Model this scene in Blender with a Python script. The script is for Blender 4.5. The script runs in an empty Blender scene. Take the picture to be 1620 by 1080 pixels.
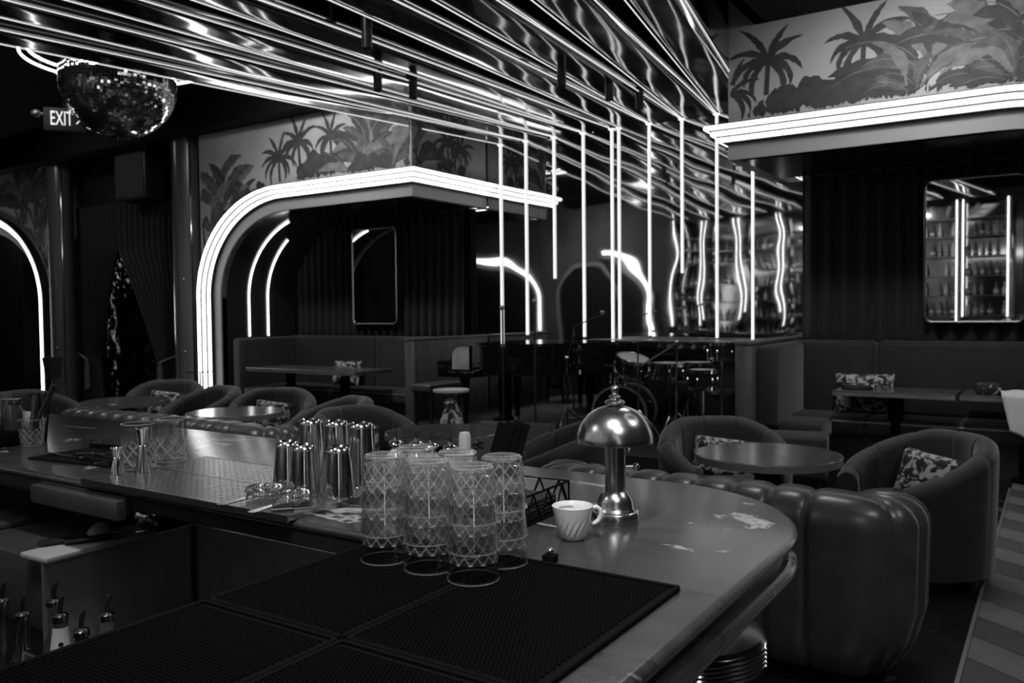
import bpy, bmesh, math, random
from math import sin, cos, pi, radians, atan, atan2, sqrt
from mathutils import Vector, Matrix, noise
random.seed(7)
S = bpy.context.scene
COL = S.collection

# ------------------------------------------------------------------ camera, world, exposure
FPX = 1316.0
cam_d = bpy.data.cameras.new('camera'); cam = bpy.data.objects.new('camera', cam_d); COL.objects.link(cam)
cam_d.sensor_width = 36.0; cam_d.lens = FPX / 1620 * 36.0; cam_d.clip_start = .05; cam_d.clip_end = 100
yaw, pitch, roll = radians(33.35), atan(46 / FPX), radians(.6)
f0 = Vector((-sin(yaw), cos(yaw), 0)); r0 = Vector((cos(yaw), sin(yaw), 0)); u0 = Vector((0, 0, 1))
fw = f0 * cos(pitch) - u0 * sin(pitch); up = u0 * cos(pitch) + f0 * sin(pitch)
rt = r0 * cos(roll) - up * sin(roll); up2 = up * cos(roll) + r0 * sin(roll)
cam.matrix_world = Matrix(((rt.x, up2.x, -fw.x, 0), (rt.y, up2.y, -fw.y, 0), (rt.z, up2.z, -fw.z, 1.54), (0, 0, 0, 1)))
S.camera = cam
cam_d.dof.use_dof = True; cam_d.dof.focus_distance = 1.65; cam_d.dof.aperture_fstop = 8.0
w = bpy.data.worlds.new('world'); S.world = w; w.use_nodes = True
w.node_tree.nodes['Background'].inputs[0].default_value = (.01, .01, .01, 1)
S.view_settings.view_transform = 'Standard'; S.view_settings.look = 'None'
S.view_settings.exposure = 0.0; S.view_settings.gamma = 1; S.view_settings.use_curve_mapping = False
S.cycles.max_bounces = 24; S.cycles.transmission_bounces = 24; S.cycles.glossy_bounces = 8; S.cycles.diffuse_bounces = 4
S.cycles.transparent_max_bounces = 96
S.cycles.use_denoising = True
S.cycles.caustics_reflective = False; S.cycles.caustics_refractive = False
S.cycles.sample_clamp_indirect = 4.0
NEON = 5.0      # neon tube radiance
LED = 0.95       # thin led strips on the beams
TUBE = 1.1      # wall tubes

def fill_light(x, y, z, power, size=1.0, spread=2.6, rx=0, rz=0):
    d = bpy.data.lights.new('fill_lamp', 'AREA'); d.shape = 'DISK'; d.size = size; d.energy = power; d.spread = spread
    o = bpy.data.objects.new('fill_lamp', d); COL.objects.link(o); o.location = (x, y, z); o.rotation_euler = (rx, 0, rz)
    return o
def spot(x, y, z, tx, ty, tz, power, cone):
    d = bpy.data.lights.new('bar_spot', 'SPOT'); d.energy = power; d.spot_size = radians(cone); d.spot_blend = .6; d.shadow_soft_size = .16
    o = bpy.data.objects.new('bar_spot', d); COL.objects.link(o); o.location = (x, y, z)
    o.rotation_euler = (Vector((tx, ty, tz)) - Vector((x, y, z))).to_track_quat('-Z', 'Y').to_euler()
# spotlights aimed down at the bar top
spot(-.35, .35, 3.7, -.85, 1.35, 1.1, 300, 44); spot(-1.9, .5, 3.7, -2.2, 1.5, 1.1, 170, 44)
# added lamps without fixtures, brightening the room, murals and bar
FILL_LAMPS = [(-1.6, 4.9, 4.15, 20, 0, .8), (1.0, -.5, 3.6, 16, radians(28), 1.5), (-3.4, -.6, 3.6, 9, radians(40), 1.0), (-.9, 6.5, 4.15, 34, radians(35)), (-7.75, 6.1, 4.6, 46, radians(35)), (-13.5, 6.0, 4.6, 12, radians(25)), (-11.5, -.6, 4.6, 40, radians(-30)), (-4.6, 3.4, 4.6, 30), (-8.2, 3.4, 4.7, 30), (1.5, 2.7, 4.15, 26), (-4.6, 7.4, 4.6, 6)]
for a in FILL_LAMPS: fill_light(*a[:4], size=a[5] if len(a) > 5 else .35, rx=a[4] if len(a) > 4 else 0)

# ------------------------------------------------------------------ materials
_m = {}
def mat(n, c=.5, r=.5, m=0, var=None, bump=None, coat=0, emit=0, glass=0, ior=1.45, stretch=(1, 1, 1), spec=.5, sheen=0, world=False):
    if n in _m: return _m[n]
    M_ = bpy.data.materials.new(n); M_.use_nodes = True; nt = M_.node_tree; N = nt.nodes; L = nt.links
    b = N['Principled BSDF']; I = b.inputs
    I['Base Color'].default_value = (c, c, c, 1); I['Roughness'].default_value = r; I['Metallic'].default_value = m
    I['Coat Weight'].default_value = coat; I['Coat Roughness'].default_value = .06
    I['Specular IOR Level'].default_value = spec; I['Sheen Weight'].default_value = sheen; I['Sheen Roughness'].default_value = .45
    if glass: I['Transmission Weight'].default_value = glass; I['IOR'].default_value = ior
    if emit:
        I['Emission Color'].default_value = (1, 1, 1, 1); I['Emission Strength'].default_value = emit
    mp = None
    if var or bump:
        tc = N.new('ShaderNodeTexCoord'); mp = N.new('ShaderNodeMapping'); mp.inputs['Scale'].default_value = stretch
        if world:
            g = N.new('ShaderNodeNewGeometry'); L.new(g.outputs['Position'], mp.inputs['Vector'])
        else: L.new(tc.outputs['Object'], mp.inputs['Vector'])
    if var:   # (scale, lo, hi, detail, lo_pos, hi_pos, distortion)
        v = list(var) + [4, .35, .65, 0][len(var) - 3:]
        nz = N.new('ShaderNodeTexNoise'); nz.inputs['Scale'].default_value = v[0]; nz.inputs['Detail'].default_value = v[3]; nz.inputs['Distortion'].default_value = v[6]
        cr = N.new('ShaderNodeValToRGB'); cr.color_ramp.elements[0].position = v[4]; cr.color_ramp.elements[1].position = v[5]
        cr.color_ramp.elements[0].color = (v[1],) * 3 + (1,); cr.color_ramp.elements[1].color = (v[2],) * 3 + (1,)
        L.new(mp.outputs['Vector'], nz.inputs['Vector']); L.new(nz.outputs['Fac'], cr.inputs['Fac']); L.new(cr.outputs['Color'], I['Base Color'])
    if bump:  # (scale, strength, distance)
        nb = N.new('ShaderNodeTexNoise'); nb.inputs['Scale'].default_value = bump[0]; nb.inputs['Detail'].default_value = bump[3] if len(bump) > 3 else 2
        bp = N.new('ShaderNodeBump'); bp.inputs['Strength'].default_value = bump[1]; bp.inputs['Distance'].default_value = bump[2] if len(bump) > 2 else .01
        L.new(mp.outputs['Vector'], nb.inputs['Vector']); L.new(nb.outputs['Fac'], bp.inputs['Height']); L.new(bp.outputs['Normal'], I['Normal'])
    _m[n] = M_
    return M_

def thin_glass(n, clear=.95):
    '''thin walled clear glass; the mesh attribute 'haze' says where it is cut or frosted'''
    if n in _m: return _m[n]
    M_ = bpy.data.materials.new(n); M_.use_nodes = True; nt = M_.node_tree; N = nt.nodes; L = nt.links
    N.remove(N['Principled BSDF']); out = N['Material Output']
    tr = N.new('ShaderNodeBsdfTransparent'); tr.inputs[0].default_value = (clear,) * 3 + (1,)
    gl = N.new('ShaderNodeBsdfGlossy'); gl.inputs['Roughness'].default_value = .025
    lw = N.new('ShaderNodeLayerWeight'); lw.inputs['Blend'].default_value = .5
    p5 = N.new('ShaderNodeMath'); p5.operation = 'POWER'; p5.inputs[1].default_value = 4.0; L.new(lw.outputs['Facing'], p5.inputs[0])
    fr = N.new('ShaderNodeMath'); fr.operation = 'MULTIPLY_ADD'; fr.inputs[1].default_value = .86; fr.inputs[2].default_value = .13; L.new(p5.outputs[0], fr.inputs[0])
    mx = N.new('ShaderNodeMixShader'); L.new(fr.outputs[0], mx.inputs[0]); L.new(gl.outputs[0], mx.inputs[2])
    at = N.new('ShaderNodeAttribute'); at.attribute_name = 'haze'
    df = N.new('ShaderNodeBsdfDiffuse'); df.inputs[0].default_value = (.9, .9, .9, 1)
    tl = N.new('ShaderNodeBsdfTranslucent'); tl.inputs[0].default_value = (.9, .9, .9, 1)
    m1 = N.new('ShaderNodeMixShader'); m1.inputs[0].default_value = .5; L.new(df.outputs[0], m1.inputs[1]); L.new(tl.outputs[0], m1.inputs[2])
    m2 = N.new('ShaderNodeMixShader'); L.new(at.outputs['Fac'], m2.inputs[0]); L.new(tr.outputs[0], m2.inputs[1]); L.new(m1.outputs[0], m2.inputs[2])
    L.new(m2.outputs[0], mx.inputs[1]); L.new(mx.outputs[0], out.inputs[0]); _m[n] = M_
    return M_

def marble(n, base, vein, r, scale=1.6, thin=.05, base2=None, stretch=(1, 1, 1), p0=.64):
    if n in _m: return _m[n]
    M_ = bpy.data.materials.new(n); M_.use_nodes = True; nt = M_.node_tree; N = nt.nodes; L = nt.links
    b = N['Principled BSDF']; b.inputs['Roughness'].default_value = r
    g = N.new('ShaderNodeNewGeometry')
    n1 = N.new('ShaderNodeTexNoise'); n1.inputs['Scale'].default_value = scale; n1.inputs['Detail'].default_value = 8; n1.inputs['Distortion'].default_value = 1.6; n1.inputs['Roughness'].default_value = .62
    mp = N.new('ShaderNodeMapping'); mp.inputs['Scale'].default_value = stretch; L.new(g.outputs['Position'], mp.inputs['Vector']); L.new(mp.outputs['Vector'], n1.inputs['Vector'])
    cr = N.new('ShaderNodeValToRGB'); e = cr.color_ramp.elements
    b2 = base2 or base * 1.7
    e[0].position = .30; e[0].color = (base,) * 3 + (1,)
    e[1].position = .52; e[1].color = (b2,) * 3 + (1,)
    x = cr.color_ramp.elements.new(.60); x.color = (base * .8,) * 3 + (1,)
    x = cr.color_ramp.elements.new(p0); x.color = (vein * .35,) * 3 + (1,)
    x = cr.color_ramp.elements.new(p0 + .025); x.color = (vein,) * 3 + (1,)
    x = cr.color_ramp.elements.new(p0 + .03 + thin); x.color = (base,) * 3 + (1,)
    L.new(n1.outputs['Fac'], cr.inputs['Fac']); L.new(cr.outputs['Color'], b.inputs['Base Color'])
    nr = N.new('ShaderNodeTexNoise'); nr.inputs['Scale'].default_value = 9; nr.inputs['Detail'].default_value = 4
    mr = N.new('ShaderNodeMapRange'); mr.inputs['To Min'].default_value = r * .8; mr.inputs['To Max'].default_value = r * 1.25
    L.new(g.outputs['Position'], nr.inputs['Vector']); L.new(nr.outputs['Fac'], mr.inputs['Value']); L.new(mr.outputs['Result'], b.inputs['Roughness'])
    _m[n] = M_
    return M_

m_black = mat('matte_black', .006, .6)
m_ceil = mat('black_ceiling', .003, .8, spec=.2)
m_wall = mat('black_wall', .012, .6, var=(2, .008, .015))
m_fascia = mat('painted_fascia', .2, .5, var=(1.5, .18, .215), stretch=(.4, .4, .4))
m_lining = mat('dark_lacquer_lining', .02, .16)
m_neon = mat('neon_glow', .8, .3, emit=NEON)
m_led = mat('led_glow', .8, .3, emit=LED)
m_tube = mat('tube_glow', .8, .3, emit=TUBE)
m_coltube = mat('column_glow', .8, .3, emit=4.5)
m_capm = mat('tube_cap', .5, .3, 1)
m_chrome = mat('beam_chrome', .42, .09, 1, bump=(1.0, .5, .05, 1), stretch=(1.5, .7, 1.5), world=True)
m_mylar = mat('wavy_mirror', .62, .03, 1, bump=(1.0, .2, .03, 1), stretch=(1.2, 1, 1.3), world=True)
m_mirror = mat('mirror_glass', .75, .02, 1)
m_frame = mat('mirror_rim', .45, .25, 1)
m_velvet = mat('dark_velvet', .013, .75, sheen=.22, var=(6, .011, .016), bump=(60, .05, .002))
m_curtain = mat('black_curtain', .014, .8, sheen=.15)
m_velvet2 = mat('armchair_velvet', .014, .7, sheen=.35, var=(5, .012, .017), bump=(80, .06, .002))
m_wood = mat('partition_wood', .09, .45, var=(2.0, .065, .11, 6), stretch=(6, 6, .6))
m_leather = mat('tan_leather', .06, .32, var=(7, .05, .07, 5), bump=(120, .12, .002))
m_piano = mat('piano_lacquer', .006, .05)
m_pianoi = mat('piano_arm_reflection', .3, .25, var=(3, .12, .45))  # pale grey stands in for a reflection on the lacquer
m_brass = mat('brushed_brass', .45, .3, .72, bump=(90, .05, .001))
m_lampm = mat('brushed_nickel', .5, .24, 1, bump=(160, .06, .001), stretch=(1, 1, .03))
m_steel = mat('brushed_steel', .42, .27, 1, bump=(200, .05, .001), stretch=(.05, 1, 1))
m_steeld = mat('dull_steel', .3, .34, .7, var=(4, .25, .34))
m_tin = mat('shaker_steel', .6, .13, 1, bump=(40, .05, .001), stretch=(1, 1, .1))
m_rubber = mat('black_rubber', .003, .75, spec=.08)
m_glass = mat('clear_glass', 1, .0, glass=1, ior=1.5)
m_gl0 = thin_glass('clear_tumbler_glass', .975)
m_station = mat('station_steel', .13, .35, .7, var=(4, .1, .15))
m_cup = mat('white_china', .72, .15, coat=.3)
m_ink = mat('cup_ink', .02, .4)
m_plast = mat('white_cutting_board', .36, .45)
m_knife = mat('black_handle', .01, .35)
m_cloth = mat('white_cloth', .6, .85, bump=(12, .3, .02))
m_label = mat('bottle_label', .45, .5, var=(9, .3, .5))
m_cork = mat('dark_spout', .012, .3)
m_chromes = mat('polished_chrome', .7, .08, 1)
m_drum = mat('black_drum_shell', .012, .18)
m_head = mat('drum_head', .45, .5)
m_hoop = mat('grey_drum_hoop', .14, .35)
m_cym = mat('cymbal_bronze', .35, .25, 1)
m_bar = marble('bar_marble', .024, .34, .22, 2.2, .035, .042, (1, 2.0, 1.5), .62); m_bard = marble('shaded_apron_marble', .008, .05, .3, 3, .03)  # apron copy of the marble darkened to paint shade under the bar edge
m_table = marble('table_marble', .06, .26, .16, 3.4, .05)
m_floor = marble('floor_marble', .005, .10, .24, 1.7, .03)
m_bottle = mat('dark_bottle_glass', .05, .06, spec=.8)
m_bottle2 = mat('pale_bottle_glass', .35, .08, spec=.8)
m_bottle3 = mat('grey_bottle_glass', .14, .06, spec=.8)
m_sky = mat('mural_sky', .32, .7, var=(.9, .26, .46, 5, .3, .75, .4), world=True)
m_fol = [mat('mural_dark_foliage', .04, .7, var=(9, .03, .05), world=True), mat('mural_mid_foliage', .075, .7, var=(9, .055, .1), world=True), mat('mural_pale_foliage', .14, .7, var=(9, .1, .18), world=True)]
m_tileA = mat('pale_floor_tile', .13, .35, var=(5, .12, .16)); m_tileB = mat('grey_floor_tile', .07, .35, var=(5, .06, .085))
m_floral = mat('floral_cushion_cloth', .1, .8, var=(16, .008, .42, 3, .47, .56, 1.2))
m_leop = mat('spotted_coat', .3, .5, var=(26, .42, .01, 1, .5, .56))
m_exit = mat('exit_letters', .8, .4, emit=.75)

# ------------------------------------------------------------------ mesh helpers
class MB:
    def __init__(s): s.v = []; s.f = []; s.mi = []
    def add(s, vs, fs, mi=0):
        o = len(s.v); s.v += [tuple(p) for p in vs]; s.f += [tuple(i + o for i in f) for f in fs]; s.mi += [mi] * len(fs); return s
    def box(s, x0, x1, y0, y1, z0, z1, mi=0):
        v = [(x, y, z) for z in (z0, z1) for y in (y0, y1) for x in (x0, x1)]
        return s.add(v, [(0, 2, 3, 1), (4, 5, 7, 6), (0, 1, 5, 4), (2, 6, 7, 3), (0, 4, 6, 2), (1, 3, 7, 5)], mi)
    def rbox(s, x0, x1, y0, y1, z0, z1, b=.01, seg=2, mi=0):
        bm = bmesh.new(); bmesh.ops.create_cube(bm, size=1)
        for v in bm.verts: v.co = Vector((x0 + (v.co.x + .5) * (x1 - x0), y0 + (v.co.y + .5) * (y1 - y0), z0 + (v.co.z + .5) * (z1 - z0)))
        bmesh.ops.bevel(bm, geom=bm.edges[:], offset=b, segments=seg, affect='EDGES', profile=.5)
        bm.verts.ensure_lookup_table()
        for i, v in enumerate(bm.verts): v.index = i
        s.add([v.co[:] for v in bm.verts], [[v.index for v in f.verts] for f in bm.faces], mi); bm.free(); return s
    def loft(s, rings, closed=True, cap=False, mi=0, loop=False):
        n = len(rings[0]); vs = [p for r in rings for p in r]; fs = []
        R = len(rings)
        for i in range(R if loop else R - 1):
            a = i * n; b = ((i + 1) % R) * n
            for j in range(n if closed else n - 1):
                k = (j + 1) % n
                fs.append((a + j, a + k, b + k, b + j))
        if cap: fs.append(tuple(range(n))[::-1]); fs.append(tuple(range((R - 1) * n, R * n)))
        return s.add(vs, fs, mi)
    def lathe(s, prof, n=32, c=(0, 0, 0), mi=0, fn=None):
        rings = []
        for r, z in prof:
            rings.append([(c[0] + max(r, 1e-5) * cos(2 * pi * j / n), c[1] + max(r, 1e-5) * sin(2 * pi * j / n), c[2] + z) for j in range(n)])
        return s.loft(rings, True, False, mi)
    def tube(s, pts, r, n=8, closed=False, mi=0, cap=True):
        P = [Vector(p) for p in pts]; N = len(P); rings = []; prev = None
        for i in range(N):
            if closed: t = P[(i + 1) % N] - P[i - 1]
            else: t = P[min(i + 1, N - 1)] - P[max(i - 1, 0)]
            t.normalize()
            if prev is None:
                a = Vector((0, 0, 1)) if abs(t.z) < .9 else Vector((1, 0, 0)); nrm = t.cross(a).normalized()
            else:
                nrm = prev - t * prev.dot(t); nrm.normalize()
            prev = nrm; bn = t.cross(nrm); rr = r[i] if isinstance(r, (list, tuple)) else r
            rings.append([P[i] + (nrm * cos(2 * pi * j / n) + bn * sin(2 * pi * j / n)) * rr for j in range(n)])
        return s.loft(rings, True, cap and not closed, mi, loop=closed)
    def prism(s, outline, z0, z1, mi=0):
        n = len(outline)
        v = [(x, y, z0) for x, y in outline] + [(x, y, z1) for x, y in outline]
        return s.add(v, [tuple(range(n))[::-1], tuple(range(n, 2 * n))] + [(i, (i + 1) % n, n + (i + 1) % n, n + i) for i in range(n)], mi)
    def sphere(s, c, r, n=16, m=10, sc=(1, 1, 1), mi=0):
        return s.loft([[(c[0] + r * sc[0] * max(sin(pi * i / m), 1e-4) * cos(2 * pi * j / n), c[1] + r * sc[1] * max(sin(pi * i / m), 1e-4) * sin(2 * pi * j / n), c[2] + r * sc[2] * cos(pi * i / m)) for j in range(n)] for i in range(m + 1)], True, False, mi)
    def xf(s, M4):
        s.v = [tuple(M4 @ Vector(p)) for p in s.v]; return s
    def mesh(s, name, mats, smooth=35):
        me = bpy.data.meshes.new(name); me.from_pydata(s.v, [], s.f)
        for m_ in (mats if isinstance(mats, (list, tuple)) else [mats]): me.materials.append(m_)
        if any(s.mi): me.polygons.foreach_set('material_index', s.mi)
        bm = bmesh.new(); bm.from_mesh(me); bmesh.ops.remove_doubles(bm, verts=bm.verts, dist=2e-5)
        bmesh.ops.recalc_face_normals(bm, faces=bm.faces); bm.to_mesh(me); bm.free()
        if smooth:
            me.polygons.foreach_set('use_smooth', [True] * len(me.polygons)); me.set_sharp_from_angle(angle=radians(smooth))
        return me
    def build(s, name, mats, parent=None, smooth=35, loc=None):
        return obj(name, s.mesh(name, mats, smooth), parent, loc)

def obj(name, me, parent=None, loc=None):
    o = bpy.data.objects.new(name, me); COL.objects.link(o)
    if parent: o.parent = parent
    if loc: o.location = loc
    return o
def tag(o, label, cat, group=None, kind=None):
    o['label'] = label; o['category'] = cat
    if group: o['group'] = group
    if kind: o['kind'] = kind
    return o
def struct(o): o['kind'] = 'structure'; return o
def stuff(o): o['kind'] = 'stuff'; return o
def thing(name, label, cat, loc=(0, 0, 0), rz=0, group=None):
    o = bpy.data.objects.new(name, None); COL.objects.link(o); o.location = loc; o.rotation_euler = (0, 0, rz); o.empty_display_size = .1
    return tag(o, label, cat, group)
def dup(root, loc, rz=0, label=None, group=None):
    r = root.copy(); COL.objects.link(r); r.location = loc; r.rotation_euler = (0, 0, rz)
    if label: r['label'] = label
    if group: r['group'] = group
    for ch in root.children:
        c = ch.copy(); COL.objects.link(c); c.parent = r
        for g in ch.children:
            d = g.copy(); COL.objects.link(d); d.parent = c
    return r

# ------------------------------------------------------------------ room shell
YF, YB, ZC = 7.9, 9.5, 4.22          # booth fronts, mirror wall, ceiling
XL, XR, YN = -20.5, 3.2, -3.2
fl = struct(MB().box(XL, -.33, YN, 9.7, -.1, 0).build('floor', m_floor))
# chevron tile strip to the right of the marble
fl2 = struct(MB().box(-.33, XR, YN, 9.7, -.1, -.012).build('floor', m_black))
tw, tl = .34, .75
tmesh = {}
nt_ = 0
for ci in range(4):
    sgn = -1 if ci % 2 == 0 else 1
    x0 = -.325 + ci * tw * 1.5
    for ri in range(26):
        y0 = 2.2 + ri * .29
        if y0 > 8.2: continue
        key = (sgn,)
        if key not in tmesh:
            wv = tw * 1.5 - .006; sh = .36 * sgn; h = .284
            pts = [(0, -sh / 2), (wv, sh / 2), (wv, sh / 2 + h), (0, -sh / 2 + h)]
            tmesh[key] = [MB().prism(pts, -.0115, .0).mesh('floor_tile', m_, 0) for m_ in (m_tileA, m_tileB)]
        obj('floor_tile', tmesh[key][(ri + ci) % 2], fl2, (x0, y0, 0))
struct(MB().box(-.345, -.327, 2.0, 8.2, 0, .004).build('trim_1', m_brass))
struct(MB().box(-6.64, -2.62, 7.0, 9.5, 0.001, .2).build('floor_stage', mat('stage_carpet', .005, .8)))
# ceiling with raised recess over the stage and bar
c = MB(); c.box(XL, -7.6, YN, 7.6, 4.75, 4.85); c.box(-2.42, XR, YN, 9.7, ZC, ZC + .1); c.box(XL, -7.6, 7.6, 9.7, ZC, 4.85)
c.box(-7.6, -2.42, YN, 9.7, 4.75, 4.85); c.box(-2.42, -2.32, YN, 9.7, ZC, 4.85)
struct(c.build('ceiling', m_ceil))
struct(MB().box(XL, XR, YB + .03, 9.7, 0, 4.8).build('wall_back', m_wall))
wb = bpy.data.objects['wall_back']
pw = (6.96 - 2.34) / 4
for i in range(4):
    x0 = -6.96 + i * pw
    MB().box(x0 + .0015, x0 + pw - .0015, YB, YB + .03, .2, 4.75).build('mirror_panel', m_mylar, wb, 0)
struct(MB().box(XL - .1, XL, YN, 9.7, 0, 4.8).build('wall_left', m_wall))
struct(MB().box(XR, XR + .1, YN, 9.7, 0, 4.8).build('wall_right', m_wall))
struct(MB().box(XL, XR, YN - .1, YN, 0, 4.8).build('wall_front', mat('rear_wall_panel', .10, .6, var=(1.2, .08, .12))))

# ------------------------------------------------------------------ neon arches and booths
CU, CZ, RU, RZ = 1.74, 1.80, 1.74, 1.49
PROF = [(-.02, .0), (-.02, .15), (.045, .15), (.045, .10), (.095, .10), (.095, .05), (.15, .05), (.15, .005), (.31, .005), (.31, -.10)]
def set_arch(r, z):
    global CU, RU, RZ
    CU = RU = r; RZ = z
def arch_pts(i, z0=0.0, n=26, u1=4.0):
    """points (u, z) along an arch inset by i, from jamb foot to the open corner"""
    P = [(i, z0), (i, (z0 + CZ) / 2), (i, CZ)]
    for k in range(1, n + 1):
        t = pi / 2 * k / n
        P.append((CU - (RU - i) * cos(t), CZ + (RZ - i) * sin(t)))
    P.append(((CU + u1) / 2, CZ + RZ - i))
    return P
def arch_map(x0, sg, y0=YF, back=False):
    if back: return lambda u, w, z: (x0 + sg * u, y0 + w, z)
    return lambda u, w, z: (x0 + sg * u, y0 - w, z)
def build_arch(mp, label, idx, side=1.58):
    base = [arch_pts(i) for i, o in PROF]
    rings = [[mp(base[j][k][0], PROF[j][1], base[j][k][1]) for j in range(len(PROF))] for k in range(len(base[0]))]
    rings.append([mp(4.0 + o, o, CZ + RZ - i) for i, o in PROF])
    rings.append([mp(4.0 + o, -side / 2, CZ + RZ - i) for i, o in PROF])
    rings.append([mp(4.0 + o, -side, CZ + RZ - i) for i, o in PROF])
    tr = MB().loft(rings, closed=False); nP = len(PROF) - 1; tr.mi = [1 if (q % nP) < 7 else 0 for q in range(len(tr.f))]; struct(tr.build('trim_%d' % idx, [m_fascia, m_black]))
    th = thing('neon_arch', label, 'neon light', mp(4.0, 0, 0))
    q = Vector(th.location)
    for i, o in ((.016, .168), (.069, .118), (.122, .068)):
        P = [mp(a, o, b) for a, b in arch_pts(i, .06)] + [mp(4.0 + o, o, CZ + RZ - i), mp(4.0 + o, -side, CZ + RZ - i)]
        P = [Vector(p) - q for p in P]
        # keep the mitre tight with a doubled ring
        MB().tube(P[:-1], .021, 8).tube(P[-2:], .021, 8).build('neon_tube', m_neon, th)
    return th
def facade(mp, name, u0=-.12, ztop=4.75, u1=4.0, side=1.58, w0=0.0):
    b = MB(); P = arch_pts(-.02) + [(u1, CZ + RZ + .02)]
    b.loft([[mp(u, w0, z), mp(u, w0, ztop)] for u, z in P], closed=False)
    b.loft([[mp(u0, w0, 0), mp(u0, w0, ztop)], [mp(-.02, w0, 0), mp(-.02, w0, ztop)]], closed=False)
    b.loft([[mp(u1, w0, CZ + RZ + .02), mp(u1, w0, ztop)], [mp(u1, -side, CZ + RZ + .02), mp(u1, -side, ztop)]], closed=False)
    return struct(b.build(name, m_sky, smooth=0))
def alcove(mp, name, depth=1.42):
    b = MB(); P = arch_pts(.31) + [(3.9, CZ + RZ - .31)]
    b.loft([[mp(u, -.02, z), mp(u, -depth, z)] for u, z in P], closed=False)
    return struct(b.build(name, m_lining))
def strips(mp, label, ends=(20, 14)):
    th = thing('alcove_neon_strip', label, 'neon light', mp(.3, 0, 1.22)); q = Vector(th.location)
    for w, e in ((-.50, ends[0]), (-.86, ends[1])):
        P = [(.325, 1.22), (.325, 1.5), (.325, CZ)] + arch_pts(.325)[3:3 + e]
        MB().tube([Vector(mp(u, w, z)) - q for u, z in P], .012, 8).build('neon_tube', m_neon, th)
    return th

mpL = arch_map(-10.64, 1); mpR = arch_map(1.32, -1); mpF = arch_map(-15.06, -1)
build_arch(mpL, 'triple white neon arch outlining the booth left of the piano', 2)
build_arch(mpR, 'triple white neon arch over the booth right of the drums', 3)
facade(mpL, 'wall_left_booth'); facade(mpR, 'wall_right_booth'); alcove(mpL, 'wall_left_alcove'); alcove(mpR, 'wall_right_alcove')
set_arch(2.6, 1.74)
build_arch(mpF, 'triple white neon arch cut by the left frame edge, beside black curtains', 4); facade(mpF, 'wall_far_booth'); alcove(mpF, 'wall_far_alcove')
set_arch(1.74, 1.49)
strips(mpL, 'pair of thin neon strips curving inside the left booth alcove')
strips(mpR, 'pair of thin neon strips curving inside the right booth alcove', (8, 6))
# arches on the wall behind the bar, seen only in the mirrors
YO = -3.1
mpO1 = arch_map(-13.4, -1, YO, True); mpO2 = arch_map(-9.6, -1, YO, True)
def far_arch(mp, label, idx, um=3.9):
    base = [[(u, z) for u, z in arch_pts(i, n=14) if u < um] for i, o in PROF]
    struct(MB().loft([[mp(base[j][k][0], PROF[j][1], base[j][k][1]) for j in range(len(PROF))] for k in range(len(base[0]))], closed=False).build('trim_%d' % idx, m_fascia))
    a_ = [(u, z) for u, z in arch_pts(.31, n=14) if u < um] + [(um, CZ + RZ - .31)]
    struct(MB().loft([[mp(u, -.02, 0), mp(u, -.02, z)] for u, z in a_[2:]], closed=False).build('wall_rear_niche', m_black, None, 0))
    th = thing('neon_arch', label, 'neon light', mp(1.0, 0, 0)); q = Vector(th.location)
    for i, o in ((.018, .168), (.07, .118), (.123, .068)):
        MB().tube([Vector(mp(a, o, b)) - q for a, b in arch_pts(i, .9, n=14) if a < um], .017, 6).build('neon_tube', m_neon, th)
m_rear = mat('rear_wall_panel', .07, .6, var=(1.2, .05, .09))
far_arch(mpO1, 'neon arch reflected in the mirror wall above the piano', 5)
far_arch(mpO2, 'neon arch reflected in the mirror wall behind the drums', 6, 1.9)
far_arch(arch_map(2.9, -1, YO, True), 'neon arch on the wall behind the bar end, seen only as streaks in the glasses', 7, 1.9)
p_ = [(-12.75, 0)] + [(-11.8 - .95 * cos(pi * k / 16), 2.0 + .95 * sin(pi * k / 16)) for k in range(17)] + [(-10.85, 0)]
struct(MB().add([(x, YO - .005, z) for x, z in p_], [tuple(range(len(p_)))]).build('door_3', m_black, None, 0))
d1 = struct(MB().loft([[(x, YO, z), (x, YO + .08, z), (x + (.1 if x < -11.8 else -.1) * (1 if z < 2.01 else abs(x + 11.8) / .95), YO + .08, z - (.1 * max(0, (z - 2)) / .95)), (x + (.1 if x < -11.8 else -.1), YO, z - .02)] for x, z in p_], closed=True).build('door_1', mat('door_trim', .3, .4)))

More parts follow.
